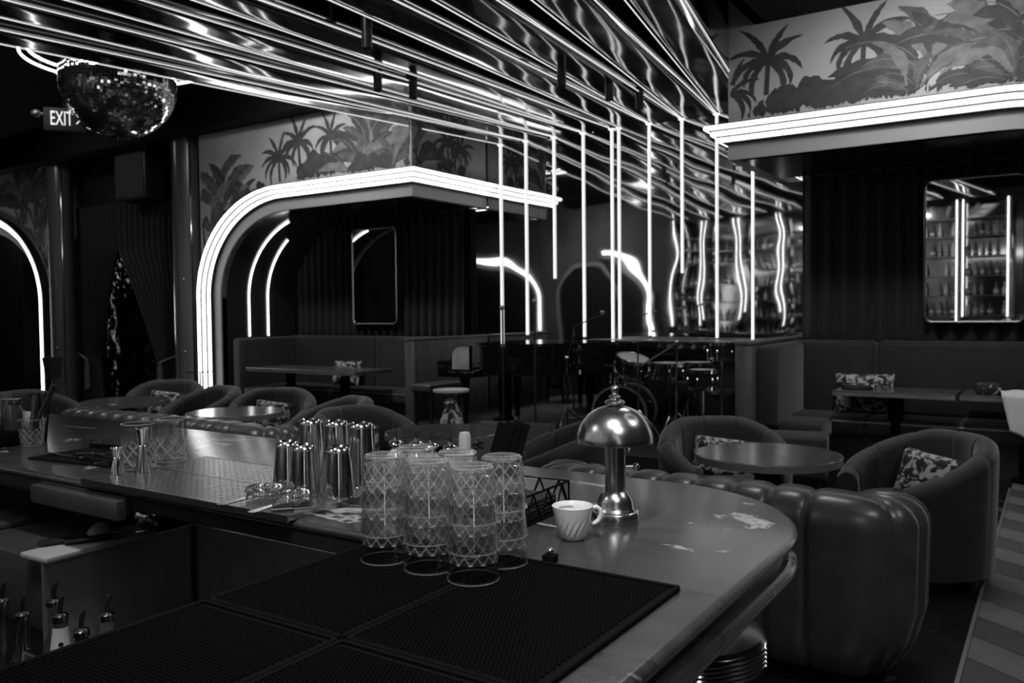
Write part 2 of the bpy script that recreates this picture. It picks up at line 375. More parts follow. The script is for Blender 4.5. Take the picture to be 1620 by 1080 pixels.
# ---- painted jungle murals: flat print on the walls
def clip_ok(u, z, lo=.06):
    if z > 4.7 or z < .9: return False
    if u < 0: return u > -.11
    if u < CU: return z > CZ + RZ * sqrt(max(0, 1 - ((CU - u) / RU) ** 2)) + lo if z > CZ else False
    return z > CZ + RZ + lo
def z_ok(quad): return max(z for u, z in quad) < 4.7
class Mural:
    def __init__(s, fn, ok): s.b = MB(); s.fn = fn; s.ok = ok; s.k = 0
    def strip(s, pts, wd, mi, z=0):
        """leaf: midrib points (u,z) with widths, as a flat strip of print"""
        s.k += 1; off = .0012 + .000015 * s.k
        L = []
        for i, (a, b) in enumerate(pts):
            a0, b0 = pts[max(i - 1, 0)]; a1, b1 = pts[min(i + 1, len(pts) - 1)]
            d = Vector((a1 - a0, b1 - b0)); d = d.normalized() if d.length > 1e-6 else Vector((1, 0))
            L.append((a - d.y * wd[i], b + d.x * wd[i], a + d.y * wd[i], b - d.x * wd[i]))
        for i in range(len(L) - 1):
            q = L[i]; r = L[i + 1]
            quad = [(q[0], q[1]), (q[2], q[3]), (r[2], r[3]), (r[0], r[1])]
            if all(s.ok(u, z_) for u, z_ in quad) and z_ok(quad): s.b.add([s.fn(u, off, z_) for u, z_ in quad], [(0, 1, 2, 3)], mi)
    def leaf(s, u, z, ang, ln, wd, droop, mi, fr=0, n=9):
        P = []; W = []; a = ang; x, y = u, z
        for i in range(n + 1):
            t = i / n; P.append((x, y)); W.append(max(.002, wd * (sin(pi * min(1, .06 + t * .97)) ** .55) * (1 - .25 * t) * (1 + fr * (random.random() - .5))))
            x += cos(a) * ln / n; y += sin(a) * ln / n; a += droop / n * (1 if cos(ang) < 0 else -1)
        s.strip(P, W, mi)
    def palm(s, u, z, sz, mi=0):
        s.strip([(u, z - 1.2 * sz), (u + .03 * sz, z - .5 * sz), (u, z)], [.05 * sz, .04 * sz, .035 * sz], mi)
        for k in range(10):
            a = radians(-25 + 230 * k / 9) + random.uniform(-.12, .12)
            s.leaf(u, z, a, sz * random.uniform(.58, .74), .055 * sz, 1.7 * abs(cos(a)) + .2, mi, .5, 12)
    def banana(s, u, z, sz, mis=(0, 1, 0, 2, 1), n=12, lean=0):
        for k in range(n):
            a = radians(25 + 130 * (k + .5) / n) + random.uniform(-.15, .15) + lean
            ln = sz * random.uniform(.6, 1.05); x0 = u + random.uniform(-.15, .15) * sz
            m_ = mis[k % len(mis)]
            x1, z1 = x0 + cos(a) * ln * .35, z + sin(a) * ln * .35
            s.strip([(x0, z - .2 * sz), (x0 * .5 + x1 * .5, z + (z1 - z) * .5), (x1, z1)], [.025 * sz, .022 * sz, .016 * sz], m_)
            s.leaf(x1, z1, a, ln * .8, .10 * sz, random.uniform(.7, 1.8), m_, .45, 13)
            if m_ != 2: s.leaf(x1, z1, a, ln * .78, .007 * sz, 1.2, 2, 0, 8)
    def bush(s, u, z, wu, wz, n=26, mi=0):
        for k in range(n * 4):
            dx = random.uniform(-1, 1); h = max(.03, wz * (1 - dx * dx) * (.85 + .3 * noise.noise(Vector((u + dx * wu * 6, z, 0)))))
            x = u + wu * dx; y = z + h * random.random() - .05; R = random.uniform(.045, .1) * (1 if wz > .3 else .8)
            P = [(x - R + 2 * R * i / 8, y) for i in range(9)]
            s.strip(P, [R * max(.05, sqrt(max(0, 1 - ((i - 4) / 4) ** 2))) * random.uniform(.75, 1.2) for i in range(9)], mi)
    def done(s, label):
        o = s.b.build('mural', m_fol, None, 0); return tag(o, label, 'mural')
# left booth front
random.seed(3)
mu = Mural(lambda u, o, z: mpL(u, o, z), lambda u, z: clip_ok(u, z) and u < 3.99 and z < 4.3)
mu.banana(.35, 3.0, 1.0, n=12, lean=-.1); mu.banana(.1, 2.6, 1.0, n=9); mu.banana(.8, 3.05, .55, n=6, lean=-.3)
for x in (.15, .45, .62): mu.strip([(x, 2.0), (x + .08, 2.6), (x + .02, 3.2)], [.03, .025, .02], 2)
mu.palm(1.62, 3.68, .62); mu.palm(2.02, 3.85, .62); mu.bush(2.35, 3.3, .42, .5); mu.palm(2.62, 3.86, .55); mu.bush(1.3, 3.25, .3, .2); mu.bush(2.0, 3.25, .5, .25)
mu.banana(3.35, 3.4, 1.0, n=16); mu.banana(3.1, 3.3, .7, n=9); mu.banana(3.7, 3.3, .62, n=8); mu.bush(3.3, 3.3, .55, .35)
mu.done('jungle mural with banana plants and palms above the left neon arch')
# left booth, stage side
mu = Mural(lambda u, o, z: (-6.64 + o, YF + u, z), lambda u, z: .01 < u < 1.57 and 3.35 < z < 4.3)
mu.banana(.08, 3.3, .75, n=8); mu.palm(.72, 3.72, .55); mu.palm(1.0, 3.68, .5); mu.palm(.92, 4.0, .35); mu.bush(.85, 3.3, .5, .3)
mu.done('jungle mural with two palms on the stage side of the left booth')
# right booth
random.seed(12)
mu = Mural(lambda u, o, z: mpR(u, o, z), lambda u, z: clip_ok(u, z) and u < 3.99)
mu.palm(3.62, 3.86, .62); mu.palm(3.98, 3.6, .5); mu.bush(3.25, 3.33, .62, .38, 36); mu.palm(2.78, 3.88, .6); mu.bush(2.75, 3.33, .55, .42, 36)
mu.bush(1.7, 3.3, .75, .35, 24, 0); mq = (0, 1, 0, 2, 1, 0, 2); mu.banana(2.15, 3.45, .8, mq, 11); mu.banana(1.75, 3.6, .9, mq, 12); mu.banana(1.35, 3.45, .95, mq, 12); mu.banana(2.35, 3.35, .55, mq, 8); mu.banana(.85, 3.4, .9, mq, 11); mu.banana(1.6, 3.3, .6, mq, 10)
mu.done('large jungle mural with palms and banana leaves above the right neon canopy')
set_arch(2.6, 1.74)
mu = Mural(lambda u, o, z: mpF(u, o, z), lambda u, z: clip_ok(u, z) and u < 3.9)
mu.banana(.3, 3.4, 1.4, n=14, mis=(0, 1, 1, 0)); mu.banana(.15, 2.6, .9, n=10); mu.banana(.9, 3.5, 1.2, n=12)
for x in (.12, .3): mu.strip([(x, 1.9), (x + .05, 2.6), (x, 3.2)], [.03, .02, .02], 2)
mu.done('dark jungle mural above the far left neon arch')
set_arch(1.74, 1.49)

def curtain(name, label, xa, xb, y, z0, z1, pitch=.15, amp=.045, group=None):
    n = int((xb - xa) / .012); x0 = (xa + xb) / 2
    rows = []
    for k in range(7):
        t = k / 6; z = z0 + (z1 - z0) * t; row = []
        for i in range(n + 1):
            x = xa + (xb - xa) * i / n
            ph = 2 * pi * x / pitch + 1.2 * noise.noise(Vector((x * 1.7, 3, t * .5)))
            row.append((x - x0, amp * (sin(ph) + .25 * sin(2 * ph)) * (1 - .15 * t), z))
        rows.append(row)
    b = MB().loft(rows, closed=False)
    o = b.build(name, m_curtain, None, 80, (x0, y, 0)); sm = o.modifiers.new('thick', 'SOLIDIFY'); sm.thickness = .005
    return tag(o, label, 'curtain', group)
curtain('pleated_curtain', 'dark pleated curtain behind the left booth bench', -10.25, -6.95, 9.36, 1.0, 3.02)
curtain('pleated_curtain', 'black pleated curtain with hanging mirror behind the right booth bench', -2.36, 1.0, 9.36, 1.0, 3.02, .17)
curtain('pleated_curtain', 'black curtain inside the far left neon arch', -19.0, -15.3, 9.36, 0.0, 3.02, .17)

def wall_mirror(label, xa, xb, z0, z1, y):
    th = thing('wall_mirror', label, 'mirror', ((xa + xb) / 2, y, z0)); hx = (xb - xa) / 2; H = z1 - z0; r = .07
    out = []
    for cx, cz, a0 in ((hx - r, H - r, 0), (-hx + r, H - r, 90), (-hx + r, r, 180), (hx - r, r, 270)):
        for k in range(6): a = radians(a0 + 18 * k); out.append((cx + r * cos(a), cz + r * sin(a)))
    v = [(x, -.01, z) for x, z in out]
    MB().add(v + [(x, .01, z) for x, z in out], [tuple(range(len(out)))] + [tuple(range(len(out), 2 * len(out)))[::-1]]).build('mirror_pane', m_mirror, th, 0)
    MB().tube([(x, -.012, z) for x, z in out], .012, 6, closed=True).build('mirror_frame', m_frame, th)
wall_mirror('tall rounded mirror hanging on the left booth curtain', -8.95, -8.08, 1.39, 2.80, 9.24)
wall_mirror('rounded mirror on the right booth curtain reflecting the back bar', -1.13, -.27, 1.40, 2.80, 9.24)

# ---- booths: partition, bench, tables, cushions
def partition(label, x0, x1):
    th = thing('partition', label, 'partition', ((x0 + x1) / 2, 7.9, 0)); hw = (x1 - x0) / 2
    MB().rbox(-hw, hw, 0, 1.58, 0, 1.20, .006).build('panel', m_wood, th)
    MB().rbox(-hw - .008, hw + .008, -.008, 1.59, 1.20, 1.235, .008).build('cap_rail', m_wood, th)
partition('wooden partition between the left booth and the piano', -6.80, -6.64)
partition('wooden partition between the drums and the right booth', -2.62, -2.45)

def booth_bench(label, x0, x1, arm_left, arm_right, joints):
    th = thing('booth_bench', label, 'bench', ((x0 + x1) / 2, 8.8, 0)); cx = (x0 + x1) / 2; cy = 8.8
    xs = [x0] + joints + [x1]
    for i in range(len(xs) - 1):
        MB().rbox(xs[i] - cx + .004, xs[i + 1] - cx - .004, 9.03 - cy, 9.28 - cy, .40, 1.21, .05, 3).build('back_cushion', m_velvet, th)
        MB().rbox(xs[i] - cx + .004, xs[i + 1] - cx - .004, 8.50 - cy, 9.02 - cy, .32, .49, .04, 3).build('seat_cushion', m_velvet, th)
    MB().box(x0 - cx, x1 - cx, 8.60 - cy, 9.25 - cy, 0, .32).build('base', m_black, th)
    MB().rbox(x0 - cx, x1 - cx, 8.495 - cy, 8.51 - cy, .44, .455, .004, 1).build('trim_strip', m_brass, th)
    for s, fl_ in ((-1, arm_left), (1, arm_right)):
        if fl_:
            xa = (x0 if s < 0 else x1 - .2) - cx
            MB().rbox(xa, xa + .2, 7.98 - cy, 9.02 - cy, .40, 1.20, .05, 3).build('side_cushion', m_velvet, th)
            MB().rbox(xa + (.2 if s < 0 else -.4), xa + (.6 if s < 0 else 0), 8.0 - cy, 8.49 - cy, .30, .48, .04, 3).build('side_seat', m_velvet, th)
            MB().box(xa + (0 if s < 0 else -.4), xa + (.6 if s < 0 else .2), 8.05 - cy, 8.58 - cy, 0, .3).build('side_base', m_black, th)
booth_bench('dark velvet booth bench under the left neon arch', -10.2, -6.82, True, False, [-8.35])
booth_bench('dark velvet booth bench under the mirror right of the drums', -2.44, .95, True, False, [-1.55, -.1])

def ribbed_col(h, r, n=22):
    p = [(0, 0), (r * 1.9, 0), (r * 1.9, .02), (r, .035)]
    for k in range(n):
        z = .04 + (h - .06) * k / n; d = (h - .06) / n
        p += [(r * .9, z), (r, z + d * .35), (r, z + d * .65), (r * .9, z + d)]
    p += [(r * 1.1, h - .01), (r * 1.1, h), (0, h)]
    return p
def booth_table(label, x0, x1, y0, y1, zt, group):
    th = thing('booth_table', label, 'table', ((x0 + x1) / 2, (y0 + y1) / 2, 0), 0, group); hx = (x1 - x0) / 2; hy = (y1 - y0) / 2
    MB().rbox(-hx, hx, -hy, hy, zt - .012, zt, .004, 1).build('tabletop', m_table, th)
    MB().rbox(-hx + .002, hx - .002, -hy + .002, hy - .002, zt - .05, zt - .012, .003, 1).build('metal_edge', m_steeld, th)
    MB().lathe(ribbed_col(zt - .05, .07), 24).build('pedestal', m_rubber, th)
gt = 'tables inside the booths'
booth_table('dark stone booth table behind the armchairs, farther left of the pair', -9.74, -8.66, 7.85, 8.55, .79, gt)
booth_table('dark stone booth table beside the left partition', -8.64, -7.56, 7.80, 8.55, .79, gt)
booth_table('metal-edged booth table nearest the right partition', -1.80, -.76, 8.25, 8.85, .77, gt)
booth_table('metal-edged booth table with the white cloth, at the right frame edge', -.73, .3, 8.28, 8.88, .77, gt)

def pillow(name, label, loc, sx, sz, th_, rot, group):
    n = 14; rings = []
    f = []
    b = MB()
    for s in (-1, 1):
        grid = []
        for i in range(n + 1):
            row = []
            for j in range(n + 1):
                u = i / n * 2 - 1; v = j / n * 2 - 1
                pin = 1 - .10 * (1 - abs(u * v)) * 0
                d = max(0, (1 - u ** 4) * (1 - v ** 4)) ** .5
                k = 1 - .07 * (u * u * (1 - v * v) + v * v * (1 - u * u)) * 0 - .05 * ((1 - v * v) * (abs(u) ** 3) + 0)
                row.append((sx / 2 * u * (1 - .06 * (1 - v * v) * abs(u)), s * th_ / 2 * d, sz / 2 * v * (1 - .06 * (1 - u * u) * abs(v))))
            grid.append(row)
        b.loft(grid, closed=False)
    o = b.build(name, m_floral, None, 60); o.location = loc; o.rotation_euler = rot
    return tag(o, label, 'cushion', group)
pillow('cushion', 'floral cushion on the left booth bench', (-8.75, 8.86, .68), .5, .36, .14, (-.25, 0, .1), 'floral cushions')
pillow('cushion', 'floral cushion on the right booth bench behind the table', (-1.62, 8.85, .70), .55, .40, .14, (-.25, 0, .1), 'floral cushions')

# table setting on the right booth table: folded dark napkin, small white flower cup
def lump(name, label, cat, loc, sx, sy, sz, m_, seed, group=None):
    n, mm = 14, 8; rings = []
    for i in range(mm + 1):
        a = pi * i / mm
        rings.append([(sx * max(sin(a), 1e-3) * cos(2 * pi * j / n) * (1 + .25 * noise.noise(Vector((i * .7, j * .9, seed)))), sy * max(sin(a), 1e-3) * sin(2 * pi * j / n) * (1 + .25 * noise.noise(Vector((j * .9, i * .7, seed)))), sz * (1 - cos(a)) / 2 * 2 * .5 + 0) for j in range(n)])
    return tag(MB().loft(rings).build(name, m_, None, 50, loc), label, cat, group)
th = thing('flower_cup', 'small cup of white flowers on the right booth table', 'vase', (-1.42, 8.42, .77))
MB().lathe([(0, 0), (.03, 0), (.035, .05), (.03, .05), (.026, .01), (0, .01)], 14).build('cup', m_steeld, th)
for k in range(6):
    a = k * 1.05; MB().sphere((.025 * cos(a), .025 * sin(a), .075 + .012 * (k % 3)), .02, 8, 6).build('flower', m_label, th)
MB().rbox(-.13, .13, -.1, .1, 0, .03, .01, 2).build('cup_tray', m_knife, thing('menu_board', 'dark folded menu lying on the right booth table', 'menu', (-1.62, 8.5, .77), .3))
# white cloth draped over the table end
rows = []
for i in range(22):
    s_ = i / 21
    row = []
    for j in range(17):
        t = j / 16; x = -.44 + .5 * t + .10 * s_ * (1 - t)
        if s_ < .3: y = 8.5 - .22 * s_ / .3; z = .80 + .03 * noise.noise(Vector((t * 5, s_ * 9, 1))) + .012
        else: y = 8.272 - .025 - .03 * (.5 + .5 * sin(t * 17 + s_ * 3)) * (s_ - .3); z = .80 - .46 * (s_ - .3) * (1.0 + .5 * t)
        row.append((x, y - 8.28, z))
    rows.append(row)
o = MB().loft(rows, closed=False).build('table_cloth', m_cloth, None, 80, (0, 8.28, 0)); o.modifiers.new('thick', 'SOLIDIFY').thickness = .004
tag(o, 'white cloth hanging over the booth table at the right frame edge', 'cloth')
b = MB(); b.rbox(-.10, .10, -.07, .07, 0, .10, .02, 2)
tag(b.build('patterned_bag', mat('zebra_cloth', .02, .6, var=(11, .01, .5, 2, .58, .62, 1)), None, 40, (-.52, 8.48, .771)), 'black and white patterned bag beside the white cloth on the table', 'bag')
th = thing('footstool', 'low dark upholstered stool in front of the right partition', 'stool', (-1.95, 7.55, 0), .2)
MB().rbox(-.27, .27, -.2, .2, .06, .44, .04, 3).build('seat', m_velvet, th)
for sx in (-1, 1):
    for sy in (-1, 1): MB().lathe([(0, 0), (.015, 0), (.02, .07), (0, .07)], 8, (sx * .2, sy * .14, 0)).build('leg', m_black, th)

# ------------------------------------------------------------------ left bay: columns, tied curtains, doorway
def column(label, x, y):
    th = thing('round_column', label, 'column', (x, y, 0))
    MB().lathe([(0, 0), (.21, 0), (.21, 1.0), (.205, 1.005), (.21, 1.01), (.21, 2.1), (.205, 2.105), (.21, 2.11), (.21, ZC), (0, ZC)], 36).build('shaft', mat('column_lacquer', .09, .25), th)
    for a in (-2.6, -.45):
        MB().tube([(.235 * cos(a), .235 * sin(a), 0), (.235 * cos(a), .235 * sin(a), ZC)], .014, 8).build('chrome_rod', m_chromes, th)
    for z in (1.005, 2.105): MB().sphere((.213 * cos(-1.0), .213 * sin(-1.0), z), .016, 8, 6).build('stud', m_chromes, th)
column('black round column with chrome rods left of the tied curtains', -14.83, 8.0)
column('lacquered round column with chrome rods left of the booth arch', -11.2, 8.0)
struct(MB().box(-15.1, -10.7, 9.0, 9.1, 0, ZC).build('wall_bay', m_wall))
def tied_curtain(label, xo, xm, sgn, wt, y=8.35, ztop=3.5, ztie=.80):
    """xo outer edge, xm meeting point of the pair at the top; gathered at ztie"""
    th = thing('tied_curtain', label, 'curtain', (xo, y, 0), 0, None); rows = []
    n = 110; R_ = 40
    for k in range(R_ + 1):
        z = ztop * k / R_; row = []
        if z > 2.66: inner = xm
        elif z > ztie:
            t = (2.66 - z) / (2.66 - ztie); inner = xm + (xo + sgn * wt - xm) * (t ** .85)
        else: inner = xo + sgn * (wt + .2 * (ztie - z))
        outer = xo + (sgn * .10 * max(0, 1 - abs(z - ztie) / .8))
        for i in range(n + 1):
            u = i / n; x = outer + (inner - outer) * u
            row.append((x - xo, .055 * sin(u * 2 * pi * 11 + .6 * sin(z * 2)) , z))
        rows.append(row)
    o = MB().loft(rows, closed=False).build('drape', m_curtain, th, 80); o.modifiers.new('thick', 'SOLIDIFY').thickness = .005
    MB().tube([(sgn * -.05, -.08, ztie + .45), (sgn * .08, -.10, ztie + .1), (sgn * wt * .7, -.12, ztie - .02)], .012, 6).build('tie_cord', m_label, th)
    MB().lathe([(0, .12), (.03, .10), (.036, .06), (.026, .03), (.045, .02), (.055, -.42), (0, -.42)], 12, (sgn * wt * .7, -.12, ztie - .12)).build('tassel', mat('tassel', .12, .8), th)
tied_curtain('black curtain tied back with a tassel, left half of the doorway', -14.95, -13.62, 1, .62)
tied_curtain('black curtain tied back with a tassel, right half of the doorway', -11.85, -13.60, -1, .72)
struct(MB().box(-15.0, -12.0, 8.9, 8.93, 0, 3.2).build('door_2', mat('crumpled_foil', .5, .1, 1, bump=(2.2, 1.0, .25, 3)), None, 0))
struct(MB().box(-15.0, -10.9, 8.42, 8.55, 3.45, ZC).build('wall_bay_header', m_black))
th = thing('hanging_speaker', 'black loudspeaker cabinet hanging above the tied curtains', 'speaker', (-12.55, 8.1, 3.42))
MB().rbox(-.42, .42, -.2, .2, 0, .85, .02).build('cabinet', mat('speaker_black', .011, .5), th)
MB().box(-.38, .38, -.21, -.198, .04, .81).build('grille', mat('speaker_grille', .009, .7, bump=(300, .2, .002)), th)
MB().box(-.02, .02, -.02, .02, .85, ZC - 3.42).build('hanger', m_black, th)
MB().sphere((.05, -.215, .06), .012, 8, 6).build('indicator', m_label, th)
# pot on a stand in front of the left neon
th = thing('planter', 'dark tapered planter on a thin stand in front of the left neon arch', 'planter', (-12.6, 6.62, 0))
MB().lathe([(0, .62), (.10, .62), (.145, .92), (.15, .94), (.135, .94), (.10, .66), (0, .66)], 24).build('pot', m_velvet, th)
MB().lathe([(0, 0), (.12, 0), (.12, .015), (.012, .03), (.012, .62), (0, .62)], 16).build('stand', m_black, th)
th = thing('side_stand', 'small chrome drink stand by the left booth arch', 'stand', (-9.55, 6.95, 0))
MB().lathe([(0, 0), (.11, 0), (.11, .012), (.012, .02), (.012, .78), (.02, .79), (.17, .79), (.17, .805), (0, .805)], 20).build('stand', m_chromes, th)

# exit sign on a drop rod
ex = thing('exit_sign', 'hanging EXIT sign beside the mirror ball', 'sign', (-8.90, 4.87, 3.65))
ez = yaw + .32
ex.rotation_euler = (0, 0, ez)
MB().rbox(-.20, .20, 0, .05, -.12, .12, .008).build('housing', m_black, ex)
def text(name, s_, size, m_, parent, loc, rot, ext=.002, align='CENTER'):
    c_ = bpy.data.curves.new(name, 'FONT'); c_.body = s_; c_.size = size; c_.extrude = ext; c_.align_x = align; c_.align_y = 'CENTER'
    o_ = bpy.data.objects.new(name, c_); dg = bpy.context.evaluated_depsgraph_get()
    me = bpy.data.meshes.new_from_object(o_); bpy.data.objects.remove(o_); me.materials.clear(); me.materials.append(m_)
    o2 = obj(name, me, parent, loc); o2.rotation_euler = rot
    return o2
t_ = text('lettering', 'EXIT', .215, m_exit, ex, (-.025, -.004, 0), (pi / 2, 0, 0)); t_.scale = (.5, 1.0, 1)
MB().add([(.112, -.004, .045), (.145, -.004, 0), (.112, -.004, -.045), (.126, -.004, -.045), (.159, -.004, 0), (.126, -.004, .045)], [(0, 1, 4, 5), (1, 2, 3, 4)]).build('arrow', m_exit, ex, 0)
MB().tube([(0, .025, .12), (0, .025, 4.75 - 3.65)], .012, 6).build('drop_rod', m_black, ex)
for s in (-1, 1):
    MB().sphere((s * .27, .02, .05), .05, 10, 8, (1, 1, .8)).tube([(s * .19, .02, .05), (s * .24, .02, .05)], .012, 6).build('emergency_lamp', m_steeld, ex)
th = thing('dome_camera', 'small dome security camera at the top left', 'camera', (-11.4, 5.0, ZC))
MB().lathe([(0, .53), (.03, .53), (.03, 0), (.07, 0), (.07, -.05), (.06, -.06)], 16).build('mount', m_steeld, th)
MB().sphere((0, 0, -.06), .058, 14, 8, (1, 1, .9)).build('dome', m_knife, th)

# mirror ball with neon rings
BX, BY, BZ, BR = -8.55, 5.285, 4.065, .588
mb = thing('mirror_ball', 'large mirror ball hanging over the bar at the top left', 'mirror ball', (BX, BY, BZ))
b = MB(); rows_ = 62
random.seed(5)
for i in range(rows_):
    a0, a1 = pi * i / rows_, pi * (i + .92) / rows_; am = (a0 + a1) / 2; nn = max(4, int(2 * rows_ * sin(am)))
    for j in range(nn):
        p0, p1 = 2 * pi * j / nn, 2 * pi * (j + .92) / nn
        nrm = Vector((sin(am) * cos((p0 + p1) / 2), sin(am) * sin((p0 + p1) / 2), cos(am)))
        q = [Vector((BR * sin(a) * cos(p), BR * sin(a) * sin(p), BR * cos(a))) for a, p in ((a0, p0), (a1, p0), (a1, p1), (a0, p1))]
        cen = sum(q, Vector()) / 4; ax = nrm.orthogonal().normalized(); R_ = Matrix.Rotation(random.uniform(-.05, .05), 3, ax) @ Matrix.Rotation(random.uniform(-.05, .05), 3, nrm.cross(ax))
        b.add([cen + R_ @ (p - cen) + nrm * .003 for p in q], [(0, 1, 2, 3)])
stuff(b.build('mirror_tiles', mat('ball_tile', .85, .04, 1), mb, 0))
MB().sphere((0, 0, 0), BR - .006, 48, 28).build('core', mat('ball_grout', .4, .6), mb)
MB().lathe([(0, 4.74 - BZ), (.05, 4.74 - BZ), (.05, BR - .05), (0, BR - .05)], 12).build('hanger', m_steeld, mb)
rg = thing('neon_ring', 'double white neon ring around the mirror ball', 'neon light', (BX, BY, 4.30))
for r, dz in ((.93, 0), (.86, .05)):
    MB().tube([(r * cos(2 * pi * k / 64), r * sin(2 * pi * k / 64), dz) for k in range(64)], .014, 6, closed=True).build('neon_tube', m_neon, rg)
for k in range(4): MB().box(-.01, .01, -.01, .01, 0, 4.75 - 4.30).xf(Matrix.Translation((.89 * cos(k * 1.57 + .5), .89 * sin(k * 1.57 + .5), 0))).build('bracket', m_black, rg)

rg2 = dup(rg, (.55, 3.1, 3.74), 0, 'double white neon ring over the bar end, seen reflected in the dome lamp')

# ------------------------------------------------------------------ chrome ceiling beams with led edges, wall tubes
TX = [-6.405, -5.996, -5.56, -5.125, -4.718, -4.622, -4.212, -3.79, -3.361, -2.939]
TB = [.53, 1.215, 1.96, 1.195, .64, .88, 1.215, 1.97, 1.195, 1.0]
pairs = [(0, 1), (1, 2), (2, 3), (3, 4), (5, 6), (6, 7), (7, 8), (8, 9)]
ordn = ['first', 'second', 'third', 'fourth', 'fifth', 'sixth', 'seventh', 'eighth', 'ninth', 'tenth']
def beam(k, i, j):
    xc = (TX[i] + TX[j]) / 2; hw = (TX[j] - TX[i]) / 2 - .004; sl = .1135 * (xc + 4.66)
    y0, y1 = YB - .012, -1.18; Ln = y0 - y1; ang = atan(sl)
    th = thing('chrome_beam', 'mirror chrome ceiling beam with lit edges, %s of eight from the piano side' % ordn[k], 'ceiling beam', (xc, y0, 3.82))
    def P(s_, x, z): # s_ distance along; x across
        return (-0 + x * cos(ang) + s_ * sin(ang), -s_ * cos(ang) + x * sin(ang), z)
    r = .075; prof = [(-hw, .40), (-hw, r)] + [(-hw + r - r * cos(a), r - r * sin(a)) for a in (radians(q) for q in (18, 36, 54, 72, 90))]
    prof += [(x * hw, -.0) for x in (-.3, 0, .3)]
    prof += [(-x, z) for x, z in prof[::-1] if x < -.31 * hw]
    N_ = 12; Lq = Ln / cos(ang)
    MB().loft([[P(Lq * q / N_, x, z) for x, z in prof] for q in range(N_ + 1)], closed=False).build('chrome_skin', m_chrome, th, 60)
    for s in (-1, 1):
        MB().tube([P(.02, s * (hw - .004), .010), P(Lq, s * (hw - .004), .010)], .0045, 6).build('led_strip', m_led, th)
for k, (i, j) in enumerate(pairs): beam(k, i, j)
for k, (x, zb) in enumerate(zip(TX, TB)):
    th = thing('wall_light_tube', 'vertical light tube on the mirror wall, %s of ten from the piano side' % ordn[k], 'light tube', (x, YB - .02, zb))
    H = 3.825 - zb
    MB().tube([(0, 0, .02), (0, 0, H)], .0125, 8).build('tube', m_tube, th)
    MB().lathe([(0, 0), (.012, .0), (.0165, .02), (0, .02)], 8).build('end_cap', m_capm, th)
    MB().box(-.035, .035, -.012, .012, H - .012, H + .004).build('bracket', m_tube, th)
# black spotlights hanging in the gaps between beams
for k, (x, y) in enumerate([(-5.45, 6.0), (-5.35, 6.4), (-3.95, 6.9), (-3.80, 7.6), (-3.70, 8.1), (-4.65, 5.0)]):
    th = thing('ceiling_spotlight', ['black spotlight cylinder between the beams left of centre, farther from the stage', 'black spotlight cylinder between the beams left of centre, nearer the stage', 'black spotlight cylinder above the drums, nearest the bar', 'middle black spotlight cylinder above the drums', 'black spotlight cylinder above the drums, nearest the mirror wall', 'black spotlight cylinder in the centre gap over the bar'][k], 'spotlight', (x, y, 3.66), 0, 'spotlights between the beams')
    MB().lathe([(0, .03), (.035, .03), (.042, 0), (.045, .26), (0, .26)], 14).build('lamp_head', m_knife, th)
    MB().tube([(0, 0, .26), (0, 0, 1.09)], .01, 6).build('stem', m_black, th)

# ------------------------------------------------------------------ back bar behind the camera, seen in the mirrors
YBB = -1.55
bbX = [(TX[i] + (YB - YBB - .3) * .1135 * (TX[i] + 4.66)) for i in range(10)]
bb = thing('back_bar', 'tall mirror-backed back bar with chrome columns, seen reflected in the mirror wall', 'shelf unit', (-4.66, YBB, 0))
x0, x1 = bbX[0] + 4.66, bbX[-1] + 4.66
MB().box(x0 - .2, x1 + .2, -.45, -.40, 0, 3.82).build('back_panel', mat('bar_back_mirror', .35, .08, 1), bb)
MB().rbox(x0 - .2, x1 + .2, -.42, .12, 0, .92, .01).build('base_cabinet', m_black, bb)
MB().rbox(x0 - .22, x1 + .22, -.42, .15, .92, .95, .008).build('counter', m_bar, bb)
for i, j in pairs:
    a, c_ = bbX[i] + 4.66, bbX[j] + 4.66; m0, m1 = a + (c_ - a) * .24, a + (c_ - a) * .76
SH = [1.38, 1.80, 2.22, 2.64, 3.06, 3.44]
shelfspan = []
for n_, (i, j) in enumerate(pairs):
    a, c_ = bbX[i], bbX[j]
    for s in (0, 1):
        xx = (a if s == 0 else c_) + 4.66
        MB().rbox(xx - .055, xx + .055, -.06, .04, .95, 3.82, .03, 3).build('chrome_column', m_chrome, bb)
        MB().tube([(xx + (.06 if s == 0 else -.06), .045, 1.15 + .2 * (n_ % 3)), (xx + (.06 if s == 0 else -.06), .045, 3.82)], .010, 6).build('led_strip', m_coltube, bb)
    shelfspan.append((a + .07, c_ - .07))
    for z in SH: MB().box(a + .07 + 4.66, c_ - .07 + 4.66, -.38, -.08, z - .02, z).build('shelf', mat('shelf_glass', .12, .1), bb)
fill_light(-5.6, YBB + .9, 3.7, 14, .12, 2.2, radians(-35)); fill_light(-2.6, YBB + .9, 3.7, 14, .12, 2.2, radians(-35)); fill_light(-7.9, YBB + .9, 3.7, 10, .12, 2.2, radians(-35))  # lamps added to brighten the back bar shelves, no fixtures
bprof = [[(0, 0), (.036, 0), (.038, .01), (.038, .17), (.032, .20), (.014, .235), (.013, .29), (.016, .30), (0, .30)],
         [(0, 0), (.045, 0), (.047, .01), (.047, .12), (.04, .15), (.016, .17), (.015, .24), (.019, .25), (.019, .27), (0, .27)],
         [(0, 0), (.03, 0), (.031, .02), (.034, .15), (.02, .21), (.012, .24), (.012, .31), (.015, .315), (0, .32)]]
bmesh_ = []
